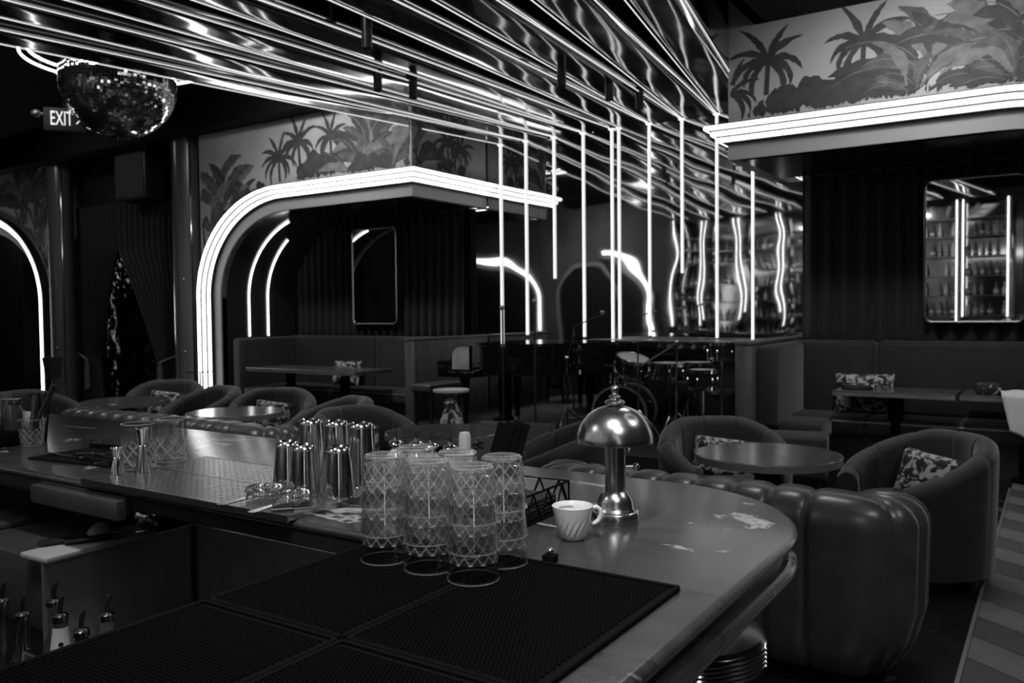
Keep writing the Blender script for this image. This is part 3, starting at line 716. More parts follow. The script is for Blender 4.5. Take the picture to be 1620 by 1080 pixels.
for q, p in enumerate(bprof):
    for m_ in (m_bottle, m_bottle2, m_bottle3):
        b = MB().lathe(p, 12); R_ = p[2][0] + .0006
        b.lathe([(R_, .05), (R_ + .0004, .05), (R_ + .0004, .11), (R_, .11)], 12, mi=1)
        me_ = b.mesh('bottle', [m_, m_label]); me_['look'] = ('dark', 'pale', 'grey')[(m_bottle, m_bottle2, m_bottle3).index(m_)] + (' tall', ' squat', ' slim')[q]; bmesh_.append(me_)
random.seed(11)
nb = 0
for bay, (a, c_) in enumerate(shelfspan):
    for z in [.95] + SH[:5]:
        n_ = 6
        for k in range(n_):
            if random.random() < .12: continue
            x = a + (c_ - a) * (k + .5) / n_ + random.uniform(-.015, .015)
            o = obj('bottle', random.choice(bmesh_), None, (x, YBB - .22 + random.uniform(-.04, .04), z)); nb += 1
            tag(o, '%s bottle, %s on the %s of the %s back bar bay' % (o.data['look'], ordn[k], {.95: 'counter', 1.38: 'lowest shelf', 1.80: 'second shelf', 2.22: 'third shelf', 2.64: 'fourth shelf', 3.06: 'fifth shelf'}[z], ordn[bay]), 'bottle', 'bottles on the back bar shelves')
            if nb >= 285: break

# ------------------------------------------------------------------ lounge: cocktail tables, armchairs, cushions
TBL = [(-1.35, 4.63), (-3.48, 4.43), (-5.72, 4.50), (-7.45, 4.60)]
tname = ['nearest, before the right booth', 'with the leopard stand behind it', 'before the left booth bench', 'farthest, before the tied curtains']
root = None
for k, (x, y) in enumerate(TBL):
    lab = 'round stone cocktail table with metal rim, ' + tname[k]
    if root is None:
        root = thing('cocktail_table', lab, 'table', (x, y, 0), 0, 'round cocktail tables')
        MB().lathe([(0, .725), (.388, .725), (.388, .737), (.384, .741), (0, .741)], 56).build('tabletop', m_table, root)
        MB().lathe([(.386, .700), (.394, .700), (.394, .738), (.390, .738), (.389, .726), (0, .724), (0, .70), (.386, .70)], 56).build('metal_rim', m_brass, root)
        MB().lathe(ribbed_col(.70, .075, 18), 28).build('pedestal', m_rubber, root)
    else: dup(root, (x, y, 0), 0, lab)

def make_armchair(label, loc, rz):
    th = thing('barrel_armchair', label, 'armchair', loc, rz, 'velvet barrel armchairs')
    # angle t: 0 = straight back (+Y local), open towards -Y
    RO, RI, TM = .43, .305, radians(138); N_ = 116
    rings = []
    for k in range(N_ + 1):
        t = -TM + 2 * TM * k / N_; e = abs(t) / TM
        h = .80 - .25 * max(0, (e - .22) / .78) ** 1.25
        g = abs(((t + pi / 9 * .5) / (pi / 4.6)) % 1 - .5) * 2     # vertical seams
        g = max(0, 1 - (1 - g) * 7) if g < 1 else 1
        ro = RO - .004 * g; ri = RI + .012 * g; hh = h - .010 * g; mid = (ro + ri) / 2; hwid = (ro - ri) / 2
        prof = [(RO - .05, .05), (RO - .02, .06), (ro - .008, .3), (ro, hh - .10)] + [(mid + hwid * cos(a), hh - .065 + .065 * sin(a)) for a in (radians(q) for q in (0, 25, 50, 75, 90, 105, 130, 155, 180))] + [(ri - .01, hh - .2), (ri - .005, .36), (ri + .02, .30)]
        sx, sy = sin(t), cos(t)
        rings.append([(r * sx * 1.0, r * sy, z) for r, z in prof])
    MB().loft(rings, closed=True, cap=True).build('shell', m_velvet2, th, 50)
    pr = [(0, .28), (.285, .28), (.305, .30), (.31, .36), (.30, .41), (.27, .435), (0, .445)]
    MB().lathe(pr, 36, (0, -.03, 0)).build('seat_cushion', m_velvet2, th)
    MB().lathe([(0, .05), (.36, .05), (.37, .08), (.37, .29), (0, .29)], 36, (0, -.01, 0)).build('seat_base', m_velvet2, th)
    MB().lathe([(0, 0), (.34, 0), (.34, .055), (0, .055)], 32).build('plinth', m_black, th)
    return th
CH = []
cn = ['left armchair of the nearest table, backed onto the drums', 'right armchair of the nearest table, beside the pale tile floor', 'left armchair of the table by the leopard stand', 'right armchair of the table by the leopard stand, behind the brass lamp', 'left armchair of the table before the left booth bench', 'right armchair of the table before the left booth bench', 'left armchair of the farthest table, before the tied curtains', 'right armchair of the farthest table, beside the left booth arch', 'armchair at the left frame edge before the far neon arch']
pos = []
for x, y in TBL:
    pos += [(x - .60, y + .70), (x + .67, y + .68)]
pos += [(-8.55, 4.35)]
pos[7] = (-7.36, 5.32); pos[4] = (-6.45, 5.50); pos[6] = (-8.43, 5.67); pos[2] = (-4.49, 4.76); pos[5] = (-5.39, 5.18); pos[3] = (-2.85, 4.85); pos[0] = (-1.84, 5.33); pos[1] = (-.70, 5.33)
c0 = None
for k, (x, y) in enumerate(pos):
    tx, ty = TBL[min(k // 2, 3)]
    a = atan2(ty - y, tx - x) + pi / 2
    lab = 'dark velvet barrel ' + cn[k]
    if c0 is None: c0 = make_armchair(lab, (x, y, 0), a)
    else: dup(c0, (x, y, 0), a, lab)
    if k in (0, 1, 2, 4, 6):
        q = Matrix.Rotation(a, 3, 'Z') @ Vector((-.03 if k else .02, .13, .535))
        pillow('cushion', 'floral cushion in the ' + cn[k].split(',')[0], (x + q.x, y + q.y, q.z), .40, .30, .13, (-.30, .12, a + (.35 if k == 1 else -.2)), 'floral cushions')

# ------------------------------------------------------------------ channel tufted leather banquettes
def banquette(label, x0, x1, zt):
    yb, T = 3.44, .31
    th = thing('tufted_banquette', label, 'bench', ((x0 + x1) / 2, yb, 0), 0, 'tufted leather banquettes'); cx = (x0 + x1) / 2
    r = .13; hT = T / 2; xa, xb = x0 + hT, x1 - hT; yc = yb + hT; ye = yb + .40
    path = []
    def line(p, q, n):
        for k in range(n): path.append((p[0] + (q[0] - p[0]) * k / n, p[1] + (q[1] - p[1]) * k / n))
    def arc(c_, a0, a1, n):
        for k in range(n): a = a0 + (a1 - a0) * k / n; path.append((c_[0] + r * cos(a), c_[1] + r * sin(a)))
    line((xa, ye), (xa, yc + r), 40); arc((xa + r, yc + r), pi, 1.5 * pi, 26)
    line((xa + r, yc), (xb - r, yc), int((xb - xa) / .007)); arc((xb - r, yc + r), -pi / 2, 0, 26); line((xb, yc + r), (xb, ye), 40); path.append((xb, ye))
    acc = [0]
    for i in range(1, len(path)): acc.append(acc[-1] + (Vector(path[i]) - Vector(path[i - 1])).length)
    tot = acc[-1]; rings = []
    cuts = [0, .07, .14, .21, .30]
    main = tot - .46 - .30; nm = round(main / .172)
    cuts += [.30 + main * k / nm for k in range(1, nm + 1)]
    cuts += [cuts[-1] + .24, cuts[-1] + .31, cuts[-1] + .38, tot]
    for i, (x, y) in enumerate(path):
        p, q = path[max(i - 1, 0)], path[min(i + 1, len(path) - 1)]; d = Vector((q[0] - p[0], q[1] - p[1])).normalized(); nx, ny = d.y, -d.x
        ci_ = max(q for q in range(len(cuts) - 1) if cuts[q] <= acc[i] + 1e-9); e0, e1 = cuts[ci_], cuts[ci_ + 1]; dd = min(acc[i] - e0, e1 - acc[i]); k_ = .022 * math.exp(-dd / .012); kt = .017 * math.exp(-dd / .024)
        ends = min(acc[i], tot - acc[i]); ee = .06 * max(0, 1 - ends / .06) ** 2
        h = hT - k_ - ee; zt_ = zt - kt - ee; rr = .12
        pf = [(h - .12, .02), (h - .05, .07), (h - .012, .18), (h, .32), (h, zt_ - rr)] + [(h - rr + rr * cos(a), zt_ - rr + rr * sin(a)) for a in (radians(g) for g in (20, 40, 60, 80))]
        pf += [(-u, v) for u, v in pf[::-1]]
        de = min(x1 - x, x - x0); wt_ = max(0, 1 - de / .42) ** 1.5; sg_ = -1 if x > cx else 1
        rings.append([(x + nx * u - cx + sg_ * wt_ * .16 * max(0, (.42 - v) / .42) ** 1.6, y + ny * u - yb, v - wt_ * .03 * (v / zt) ** 4) for u, v in pf])
    MB().loft(rings, closed=True, cap=True).build('tufted_back', m_leather, th, 60)
    MB().rbox(x0 + .06 - cx, x1 - .06 - cx, T - .02, .86, .28, .46, .05, 3).build('seat_cushion', m_leather, th)
    MB().box(x0 + .36 - cx, x1 - .36 - cx, .14, .8, 0, .29).build('base', m_black, th)
    return th
banquette('tufted leather banquette right of the bar end, its rounded end facing the tiles', -2.28, -.43, .79)
banquette('tufted leather banquette behind the left half of the bar', -6.75, -4.13, .83)

# ------------------------------------------------------------------ stage: piano, drums, stands
ZS = .2
pn = thing('grand_piano', 'black baby grand piano on the stage beside the left partition', 'piano', (-5.90, 7.42, ZS), .02)
out = [(.42, 0), (.95, 0), (1.12, .03), (1.30, .12), (1.46, .28), (1.60, .48), (1.72, .70), (1.78, .92), (1.74, 1.16), (1.60, 1.34), (1.40, 1.40), (.42, 1.40)]
def smooth2(P, it=2):
    for _ in range(it):
        Q = []
        for i in range(len(P)):
            a, c_ = Vector(P[i]), Vector(P[(i + 1) % len(P)])
            if i in (0, len(P) - 1) or _ == 9: pass
            Q += [tuple(a * .75 + c_ * .25), tuple(a * .25 + c_ * .75)]
        P = Q
    return P
so = smooth2(out, 2)
MB().prism(so, .66, .975).build('case', m_piano, pn, 30)
MB().prism([(x * 1.008 - .03, (y - .7) * 1.012 + .7) for x, y in so], .982, 1.002).build('lid', m_piano, pn, 30)
MB().rbox(0, .5, 0, 1.40, .62, .70, .01).build('key_bed', m_piano, pn)
arm = [(.0, .70), (.0, .80), (.16, .80), (.19, .82), (.20, .88), (.225, .935), (.27, .965), (.33, .975), (.45, .975), (.45, .70)]
for y0, y1 in ((0, .045), (1.355, 1.40)):
    o = MB().prism(arm, y0, y1).xf(Matrix(((1, 0, 0, 0), (0, 0, 1, 0), (0, 1, 0, 0), (0, 0, 0, 1)))).build('key_arm', m_piano, pn)
MB().prism([(.21, .71), (.21, .88), (.235, .93), (.28, .958), (.33, .967), (.44, .967), (.44, .71)], -.005, -.0005).xf(Matrix(((1, 0, 0, 0), (0, 0, 1, 0), (0, 1, 0, 0), (0, 0, 0, 1)))).build('painted_arm_reflection', m_pianoi, pn)  # thin pale sheet painting the reflection on the near key arm
MB().box(.02, .17, .05, 1.35, .70, .725).build('keyboard', m_label, pn)
for k in range(36):
    if k % 7 in (2, 6): continue
    MB().box(.08, .165, .07 + k * .0355, .085 + k * .0355, .725, .737).build('black_key', m_piano, pn)
for x, y in ((.28, .14), (.28, 1.26), (1.45, .95)):
    MB().lathe([(0, .05), (.035, .05), (.03, .1), (.05, .5), (.065, .64), (0, .64)], 12, (x, y, 0)).lathe([(0, 0), (.028, 0), (.028, .05), (0, .05)], 10, (x, y, 0), 1).build('leg', [m_piano, m_brass], pn)
MB().box(.42, .5, .62, .78, .08, .64).box(.36, .5, .58, .82, .06, .1).build('pedal_lyre', m_piano, pn)
th = thing('piano_bench', 'black padded piano bench by the keyboard', 'bench', (-6.32, 7.95, ZS))
MB().rbox(-.16, .16, -.34, .34, .40, .50, .03, 3).build('seat', m_leather, th)
for sx in (-1, 1):
    for sy in (-1, 1): MB().lathe([(0, 0), (.02, 0), (.03, .4), (0, .4)], 10, (sx * .12, sy * .28, 0)).build('leg', m_black, th)

def drum(parent, r, h, nl, M4, names=True, top=m_head, shell_m=m_drum, hoop_m=m_chromes, wide=.018):
    MB().lathe([(0, 0), (r, 0), (r, h), (0, h)], 32).xf(M4).build('shell', shell_m, parent)
    for z in (0, h):
        d = 1 if z else -1
        MB().lathe([(r + .004, z - wide), (r + .012, z - wide), (r + .014, z + wide), (r - .004, z + wide), (r - .004, z + .004 * d)], 32).xf(M4).build('hoop', hoop_m, parent)
    MB().lathe([(0, h + .004), (r - .004, h + .004)], 32).xf(M4).build('drum_head', top, parent)
    b = MB()
    for k in range(nl):
        a = 2 * pi * (k + .5) / nl; x, y = (r + .012) * cos(a), (r + .012) * sin(a)
        b.tube([(x, y, 0), (x, y, h)], .004, 6)
        b.sphere((x, y, h * .5), .014, 8, 6, (1, 1, 1.6))
    stuff(b.xf(M4).build('tension_lugs', m_chromes, parent))
def TR(x, y, z, rx=0, ry=0, rz=0):
    return Matrix.Translation((x, y, z)) @ Matrix.Rotation(rz, 4, 'Z') @ Matrix.Rotation(ry, 4, 'Y') @ Matrix.Rotation(rx, 4, 'X')
def P2(x, y): return (x, y, ZS)
ba = radians(33)     # kit faces the bar
bd = thing('bass_drum', 'black bass drum with grey hoops on the stage', 'drum', (-3.77, 7.72, ZS), radians(10))
drum(bd, .28, .42, 8, TR(0, .42, .285, pi / 2), top=m_piano, hoop_m=m_hoop, wide=.022)
MB().tube([(0, .2, .56), (0, .2, .68)], .012, 8).build('tom_post', m_chromes, bd)
for s in (-1, 1): MB().tube([(s * .2, .06, .2), (s * .36, -.05, .0)], .008, 6).build('spur', m_chromes, bd)
t1 = thing('rack_tom', 'upper tilted rack tom above the bass drum', 'drum', (-3.68, 7.80, ZS + .70))
drum(t1, .165, .16, 6, TR(0, 0, 0, radians(8), radians(16)))
MB().tube([(-.10, .05, -.03), (-.16, .12, -.2)], .01, 6).build('tom_arm', m_chromes, t1)
t2 = thing('floor_tom', 'wide low floor tom behind the bass drum', 'drum', (-4.0, 8.45, ZS + .38))
drum(t2, .20, .33, 8, TR(0, 0, 0))
for k in range(3):
    a = k * 2.1 + .3; MB().tube([(.21 * cos(a), .21 * sin(a), .25), (.22 * cos(a), .22 * sin(a), -.38)], .009, 6).build('leg', m_chromes, t2)
sn = thing('snare_drum', 'shallow snare drum right of the bass drum on a chrome stand', 'drum', (-3.22, 7.72, ZS))
drum(sn, .175, .13, 8, TR(0, 0, .68))
MB().tube([(0, 0, .25), (0, 0, .67)], .012, 8).build('stand_post', m_chromes, sn)
for k in range(3):
    a = k * 2.094 + .4; MB().tube([(0, 0, .3), (.26 * cos(a), .26 * sin(a), 0)], .008, 6).build('leg', m_chromes, sn)
s2 = thing('timbale_drum', 'shallow drum with pale head behind the snare', 'drum', (-3.14, 8.22, ZS))
drum(s2, .17, .13, 6, TR(0, 0, .66))
MB().tube([(0, 0, 0), (0, 0, .66)], .012, 8).build('stand_post', m_chromes, s2)
cg = thing('bongo_drum', 'pale headed hand drum against the right partition', 'drum', (-2.78, 8.0, ZS))
drum(cg, .13, .15, 6, TR(0, 0, .86)); MB().lathe([(0, 0), (.12, 0), (.12, .02), (.014, .03), (.014, .86), (0, .86)], 14).build('stand_post', m_chromes, cg)
cg2 = thing('floor_drum', 'small drum on a post below the pale headed hand drum', 'drum', (-2.84, 7.62, ZS))
drum(cg2, .13, .16, 6, TR(0, 0, .60)); MB().lathe([(0, 0), (.12, 0), (.12, .02), (.014, .03), (.014, .6), (0, .6)], 14).build('stand_post', m_chromes, cg2)
def cymbal_stand(label, x, y, h, r, tilt, boom=None):
    th = thing('cymbal_stand', label, 'cymbal', (x, y, ZS))
    MB().tube([(0, 0, .12), (0, 0, h * .55)], .012, 8).tube([(0, 0, h * .5), (0, 0, h)], .008, 8).build('stand_post', m_chromes, th)
    for k in range(3):
        a = k * 2.094 + .6; MB().tube([(0, 0, .38), (.16 * cos(a), .16 * sin(a), .2), (.27 * cos(a), .27 * sin(a), 0)], .008, 6).build('leg', m_chromes, th)
    top = Vector((0, 0, h))
    if boom:
        top = Vector(boom); MB().tube([(0, 0, h), top], .007, 6).sphere((0, 0, h), .024, 10, 8).build('boom_arm', m_chromes, th)
    if r: MB().lathe([(.012, .028), (.03, .026), (.05, .012), (r * .6, .003), (r, -.012), (r, -.0135), (.03, .0)], 36).xf(Matrix.Translation(top) @ Matrix.Rotation(tilt, 4, 'X')).build('cymbal', m_cym, th)
    return th
cymbal_stand('left cymbal stand between piano and drums, arm folded upright', -4.26, 7.50, .86, 0, 0, (.10, .02, 1.14))
cymbal_stand('hi-hat stand in front of the snare drum', -3.42, 7.42, 1.04, 0, 0)
cymbal_stand('boom cymbal stand right of the snare drum', -3.02, 7.42, 1.04, 0, 0, (-.40, .05, .80))
cymbal_stand('ride cymbal lying low behind the drums', -3.42, 8.72, .60, .22, .1)
th = thing('drum_throne', 'round black drum throne behind the snare', 'stool', (-2.92, 8.55, ZS))
MB().lathe([(0, .42), (.17, .42), (.18, .46), (.16, .5), (0, .51)], 24).build('seat', m_leather, th)
MB().tube([(0, 0, .1), (0, 0, .42)], .02, 8).build('post', m_chromes, th)
for k in range(3): MB().tube([(0, 0, .25), (.24 * cos(k * 2.09), .24 * sin(k * 2.09), 0)], .01, 6).build('leg', m_chromes, th)
kb = thing('stage_keyboard', 'long black electric organ behind the drums', 'keyboard', (-3.85, 9.15, ZS))
MB().rbox(-.95, .95, -.2, .2, .80, .98, .01).build('body', m_piano, kb); MB().rbox(-.97, .97, -.2, .22, .98, 1.0, .004, 1).build('top_panel', m_steeld, kb)
MB().rbox(-.9, .9, -.05, .18, 0, .8, .01).build('cabinet', m_black, kb)
def mic(label, x, y, h, boom=None):
    th = thing('microphone_stand', label, 'microphone', (x, y, ZS))
    MB().lathe([(0, 0), (.13, 0), (.13, .012), (.02, .03), (.011, .04), (.011, h), (0, h)], 16).build('stand', m_knife, th)
    e = Vector((0, 0, h))
    if boom: e = Vector(boom); MB().tube([(0, 0, h), e], .007, 6).build('boom_arm', m_knife, th)
    d = Vector((.05, -.08, .02)).normalized()
    MB().tube([e, e + d * .12], [.009, .015], 8).sphere(e + d * .14, .026, 10, 8).build('microphone', m_steeld, th)
mic('black microphone stand before the middle of the piano', -4.82, 7.15, 1.36)
mic('black microphone stand before the tail of the piano', -4.46, 7.20, 1.42)
mic('boom microphone stand reaching over the piano lid', -5.10, 9.15, 1.15, (.55, -.3, 1.30))
mw = thing('stage_monitor', 'black wedge monitor speaker in front of the piano', 'speaker', (-4.30, 6.50, 0), radians(14))
MB().add([(-.42, -.2, 0), (.42, -.2, 0), (.42, .26, 0), (-.42, .26, 0), (-.42, -.28, .16), (.42, -.28, .16), (.42, .10, .50), (-.42, .10, .50), (-.42, .26, .42), (.42, .26, .42)],
         [(0, 3, 2, 1), (0, 1, 5, 4), (4, 5, 6, 7), (7, 6, 9, 8), (8, 9, 2, 3), (0, 4, 7, 8, 3), (1, 2, 9, 6, 5)]).build('cabinet', mat('speaker_black', .02, .5), mw, 0)
MB().add([(-.38, -.272, .182), (.38, -.272, .182), (.38, .062, .478), (-.38, .062, .478)], [(0, 1, 2, 3)]).build('grille', mat('speaker_grille', .012, .7), mw, 0)

# leopard statue holding a tray
lp = thing('leopard_side_table', 'spotted leopard statue carrying a small round tray by the piano', 'side table', (-5.06, 6.62, 0), .3)
def skin(name, joints, edges, radii, m_, parent, sub=2):
    me = bpy.data.meshes.new(name); me.from_pydata(joints, edges, []); o = obj(name, me, parent)
    sk = o.modifiers.new('s', 'SKIN')
    for i, r in enumerate(radii):
        me.skin_vertices[0].data[i].radius = (r, r) if not isinstance(r, tuple) else r
    me.skin_vertices[0].data[0].use_root = True
    sb = o.modifiers.new('sub', 'SUBSURF'); sb.levels = sub; sb.render_levels = sub
    dg = bpy.context.evaluated_depsgraph_get(); m2 = bpy.data.meshes.new_from_object(o.evaluated_get(dg)); o.modifiers.clear(); o.data = m2
    m2.materials.clear(); m2.materials.append(m_); m2.polygons.foreach_set('use_smooth', [True] * len(m2.polygons)); return o
J = [(0, .05, .16), (0, .0, .34), (0, -.06, .50), (0, -.06, .62), (0, -.13, .67), (0, -.21, .65),
     (.07, -.10, .46), (.075, -.13, .26), (.075, -.14, .03), (-.07, -.10, .46), (-.075, -.13, .26), (-.075, -.14, .03),
     (.11, .04, .15), (.12, -.09, .18), (.11, -.06, .04), (.11, -.15, .02), (-.11, .04, .15), (-.12, -.09, .18), (-.11, -.06, .04), (-.11, -.15, .02),
     (0, .16, .06), (.1, .24, .03), (.2, .22, .03)]
Eg = [(0, 1), (1, 2), (2, 3), (3, 4), (4, 5), (2, 6), (6, 7), (7, 8), (2, 9), (9, 10), (10, 11), (0, 12), (12, 13), (13, 14), (14, 15), (0, 16), (16, 17), (17, 18), (18, 19), (0, 20), (20, 21), (21, 22)]
R_ = [.13, .115, .10, .07, .065, .035, .045, .035, .03, .045, .035, .03, .08, .06, .035, .03, .08, .06, .035, .03, .03, .022, .018]
skin('leopard_body', J, Eg, R_, m_leop, lp)
for s in (-1, 1): MB().sphere((s * .05, -.10, .735), .022, 10, 6, (1, .5, 1.1)).build('ear', m_leop, lp)
for s in (-1, 1): MB().sphere((s * .028, -.19, .685), .009, 8, 6).build('eye', m_knife, lp)
MB().sphere((0, -.248, .652), .012, 8, 6).build('nose', m_knife, lp)
MB().lathe([(0, .755), (.17, .755), (.18, .765), (.18, .785), (.174, .785), (.17, .772), (0, .772)], 32, (0, -.08, 0)).build('tray', mat('tray_enamel', .5, .3), lp)

# ------------------------------------------------------------------ bar counter
XB0, XB1, YI, YO_, XI = -6.9, -.42, 1.22, 2.01, -1.09
YEND = -.9
def bar_out(d, di=None):
    """bar outline inset by d on the outer sides"""
    di = d if di is None else di; r = max(.42 - d, .05); P = [(XB0, YI + di), (XB0, YO_ - d)]
    cx, cy = XB1 - .42, YO_ - .42
    P += [(cx + r * cos(a), cy + r * sin(a)) for a in (pi / 2 - pi / 2 * k / 20 for k in range(21))]
    P += [(XB1 - d, YEND), (XI + di, YEND), (XI + di, YI + di)]
    return P
br = thing('bar_counter', 'long dark marble bar counter with rounded end and stepped edge', 'bar counter', (0, 0, 0))
def ring(d, z): return [(x, y, z) for x, y in bar_out(d)]
def edge_prof(z0, z1, d0, n=6):
    R_ = (z1 - z0) / 2
    return [(d0 + R_ - R_ * sin(pi * k / n), z0 + R_ - R_ * cos(pi * k / n)) for k in range(n + 1)]
b = MB(); ep = edge_prof(1.076, 1.10, 0.0, 8)
b.loft([ring(d, z) for d, z in ep], True, True); b.build('worktop', m_bar, br, 40)
MB().loft([[(x, y, z) for x, y in bar_out(.026, .30)] for z in (1.045, 1.078)], True, True).build('recess_band', m_bar, br, 30)
b = MB(); b.loft([[(x, y, z) for x, y in bar_out(d, .30)] for d, z in edge_prof(1.012, 1.047, .0, 8)], True, True); b.build('lower_moulding', m_bar, br, 40)
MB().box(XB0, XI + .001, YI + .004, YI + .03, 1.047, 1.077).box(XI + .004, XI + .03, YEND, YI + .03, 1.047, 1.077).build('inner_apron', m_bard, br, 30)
def die(d0, d1):
    P = [(XB0 + .05, 1.74), (XB0 + .05, YO_ - d0)]; r = .42 - d0 if d0 < .37 else .05; cx, cy = XB1 - .42, YO_ - .42
    P += [(cx + r * cos(a), cy + r * sin(a)) for a in (pi / 2 - pi / 2 * k / 12 for k in range(13))]
    P += [(XB1 - d0, YEND + .05), (-.86, YEND + .05), (-.86, 1.74)]
    return P
MB().loft([[(x, y, z) for x, y in die(.32, 0)] for z in (.09, 1.012)], True, True).build('front_panel', m_wood, br, 30)
MB().loft([[(x, y, z) for x, y in die(.35, 0)] for z in (0, .09)], True, True).build('plinth', m_black, br, 30)
MB().tube([(x, y, .17) for x, y in bar_out(.16)[1:-2]], .022, 10).build('foot_rail', m_brass, br)

# rubber bar mats with nubs
def bar_mat(label, x0, x1, y0, y1):
    th = thing('bar_mat', label, 'bar mat', ((x0 + x1) / 2, (y0 + y1) / 2, 1.1), 0, 'black rubber bar mats'); hx, hy = (x1 - x0) / 2, (y1 - y0) / 2
    MB().rbox(-hx, hx, -hy, hy, 0, .004, .0015, 1).build('mat_sheet', m_rubber, th)
    e = .006
    b = MB(); b.rbox(-hx, hx, -hy, -hy + e, .003, .0095, .002, 1); b.rbox(-hx, hx, hy - e, hy, .003, .0095, .002, 1); b.rbox(-hx, -hx + e, -hy, hy, .003, .0095, .002, 1); b.rbox(hx - e, hx, -hy, hy, .003, .0095, .002, 1)
    b.build('raised_border', m_rubber, th)
    p = .0066; nx = int((2 * hx - .02) / p); ny = int((2 * hy - .02) / p); b = MB()
    for i in range(nx):
        for j in range(ny):
            x = -hx + .01 + (i + .5 * (j % 2)) * p; y = -hy + .01 + j * p; q = .0022; t = .0015
            b.v += [(x - q, y - q, .0035), (x + q, y - q, .0035), (x + q, y + q, .0035), (x - q, y + q, .0035), (x - t, y - t, .0082), (x + t, y - t, .0082), (x + t, y + t, .0082), (x - t, y + t, .0082)]
            o = len(b.v) - 8
            b.f += [(o + 4, o + 5, o + 6, o + 7), (o, o + 1, o + 5, o + 4), (o + 1, o + 2, o + 6, o + 5), (o + 2, o + 3, o + 7, o + 6), (o + 3, o, o + 4, o + 7)]; b.mi += [0] * 5
    me = bpy.data.meshes.new('rubber_nubs'); me.from_pydata(b.v, [], b.f); me.materials.append(m_rubber)
    stuff(obj('rubber_nubs', me, th))
bar_mat('black nubbed rubber bar mat, far right one at the marble corner', -.795, -.492, .792, 1.222)
bar_mat('black nubbed rubber bar mat, far left one under the glass stacks', -1.086, -.799, .792, 1.222)
bar_mat('black nubbed rubber bar mat, near right one cut by the bottom edge', -.795, -.492, .356, .788)
bar_mat('black nubbed rubber bar mat, near left one at the steel basin edge', -1.086, -.799, .356, .788)

# ------------------------------------------------------------------ cut glass tumblers in six nested stacks
def glass_faces(rings, zones, NT, name):
    '''loft the rings; zones give the haze of the cut glass per vertex'''
    b = MB().loft(rings)
    me = bpy.data.meshes.new(name); me.from_pydata(b.v, [], b.f); me.materials.append(m_gl0)
    at = me.attributes.new('haze', 'FLOAT', 'POINT'); at.data.foreach_set('value', [h for z in zones for h in z])
    bm = bmesh.new(); bm.from_mesh(me); bmesh.ops.recalc_face_normals(bm, faces=bm.faces); bm.to_mesh(me); bm.free()
    me.polygons.foreach_set('use_smooth', [True] * len(me.polygons)); me.set_sharp_from_angle(angle=radians(40)); me.update()
    return me
def tumbler_mesh():
    H, RB, RT = .091, .0345, .0435; NT, NZ = 216, 56
    def ro(z): return RB + (RT - RB) * z / H
    rings = []; zones = [[.05] * NT, [.12] * NT, [.2] * NT]
    rings.append([(1e-5 * cos(2 * pi * j / NT), 1e-5 * sin(2 * pi * j / NT), .003) for j in range(NT)])
    rings.append([((RB - .008) * cos(2 * pi * j / NT), (RB - .008) * sin(2 * pi * j / NT), .002) for j in range(NT)])
    rings.append([((RB - .003) * cos(2 * pi * j / NT), (RB - .003) * sin(2 * pi * j / NT), 0) for j in range(NT)])
    for i in range(NZ + 1):
        z = .003 + (H - .004) * i / NZ; row = []; zr = []
        for j in range(NT):
            th = 2 * pi * j / NT; r = ro(z); g = 0
            if .010 < z < .060:
                u = th / (2 * pi) * 12; v = (z - .010) / .0245
                d1 = abs((u + v + .5) % 1 - .5); d2 = abs((u - v + .5) % 1 - .5)
                g = max(0, 1 - d1 / .075, 1 - d2 / .075)
                # little star cuts in each diamond
                c1 = abs(((u + .5) % 1) - .5); c2 = abs(((v + .5) % 1) - .5)
                if c1 < .028 and c2 < .2: g = max(g, .7 * (1 - c1 / .03))
                if c2 < .04 and c1 < .18: g = max(g, .7 * (1 - c2 / .045))
                g = min(g, 1)
            r -= .0013 * g; zr.append(.30 if i == NZ or z < .005 else 0.03 + .65 * g if .010 < z < .060 else .0)
            row.append((r * cos(th), r * sin(th), z))
        rings.append(row); zones.append(zr)
    rings.append([((RT - .0012) * cos(2 * pi * j / NT), (RT - .0012) * sin(2 * pi * j / NT), H) for j in range(NT)])
    wl = .0024
    for z, w_ in ((H - .001, wl), (H - .004, wl), (.06, wl), (.03, wl), (.016, wl + .001), (.013, wl + .006)):
        rings.append([((ro(z) - w_) * cos(2 * pi * j / NT), (ro(z) - w_) * sin(2 * pi * j / NT), z) for j in range(NT)])
    rings.append([(1e-5 * cos(2 * pi * j / NT), 1e-5 * sin(2 * pi * j / NT), .012) for j in range(NT)])
    zones += [[.30] * NT] + [[.15] * NT] + [[.0] * NT] * 3 + [[.05] * NT] * 3
    return glass_faces(rings, zones, NT, 'tumbler')
gm = tumbler_mesh()
STK = [(-.792, 1.082, 'the stack nearest the camera'), (-.889, 1.088, 'the middle front stack'), (-.988, 1.088, 'the left front stack nearest the shaker tins'), (-.800, 1.180, 'the right rear stack beside the white cup'), (-.896, 1.180, 'the middle rear stack'), (-.992, 1.180, 'the left rear stack')]
lev = ['bottom', 'middle', 'top']
for k, (x, y, nm) in enumerate(STK):
    for q in range(3):
        o = obj('tumbler', gm, None, (x, y, 1.1 + .0085 + .091 + .0475 * q)); o.rotation_euler = (pi, 0, .3 * k + 1.1 * q)
        tag(o, 'upturned cut glass tumbler, %s of %s' % (lev[q], nm), 'glass', 'stacked cut glass tumblers')

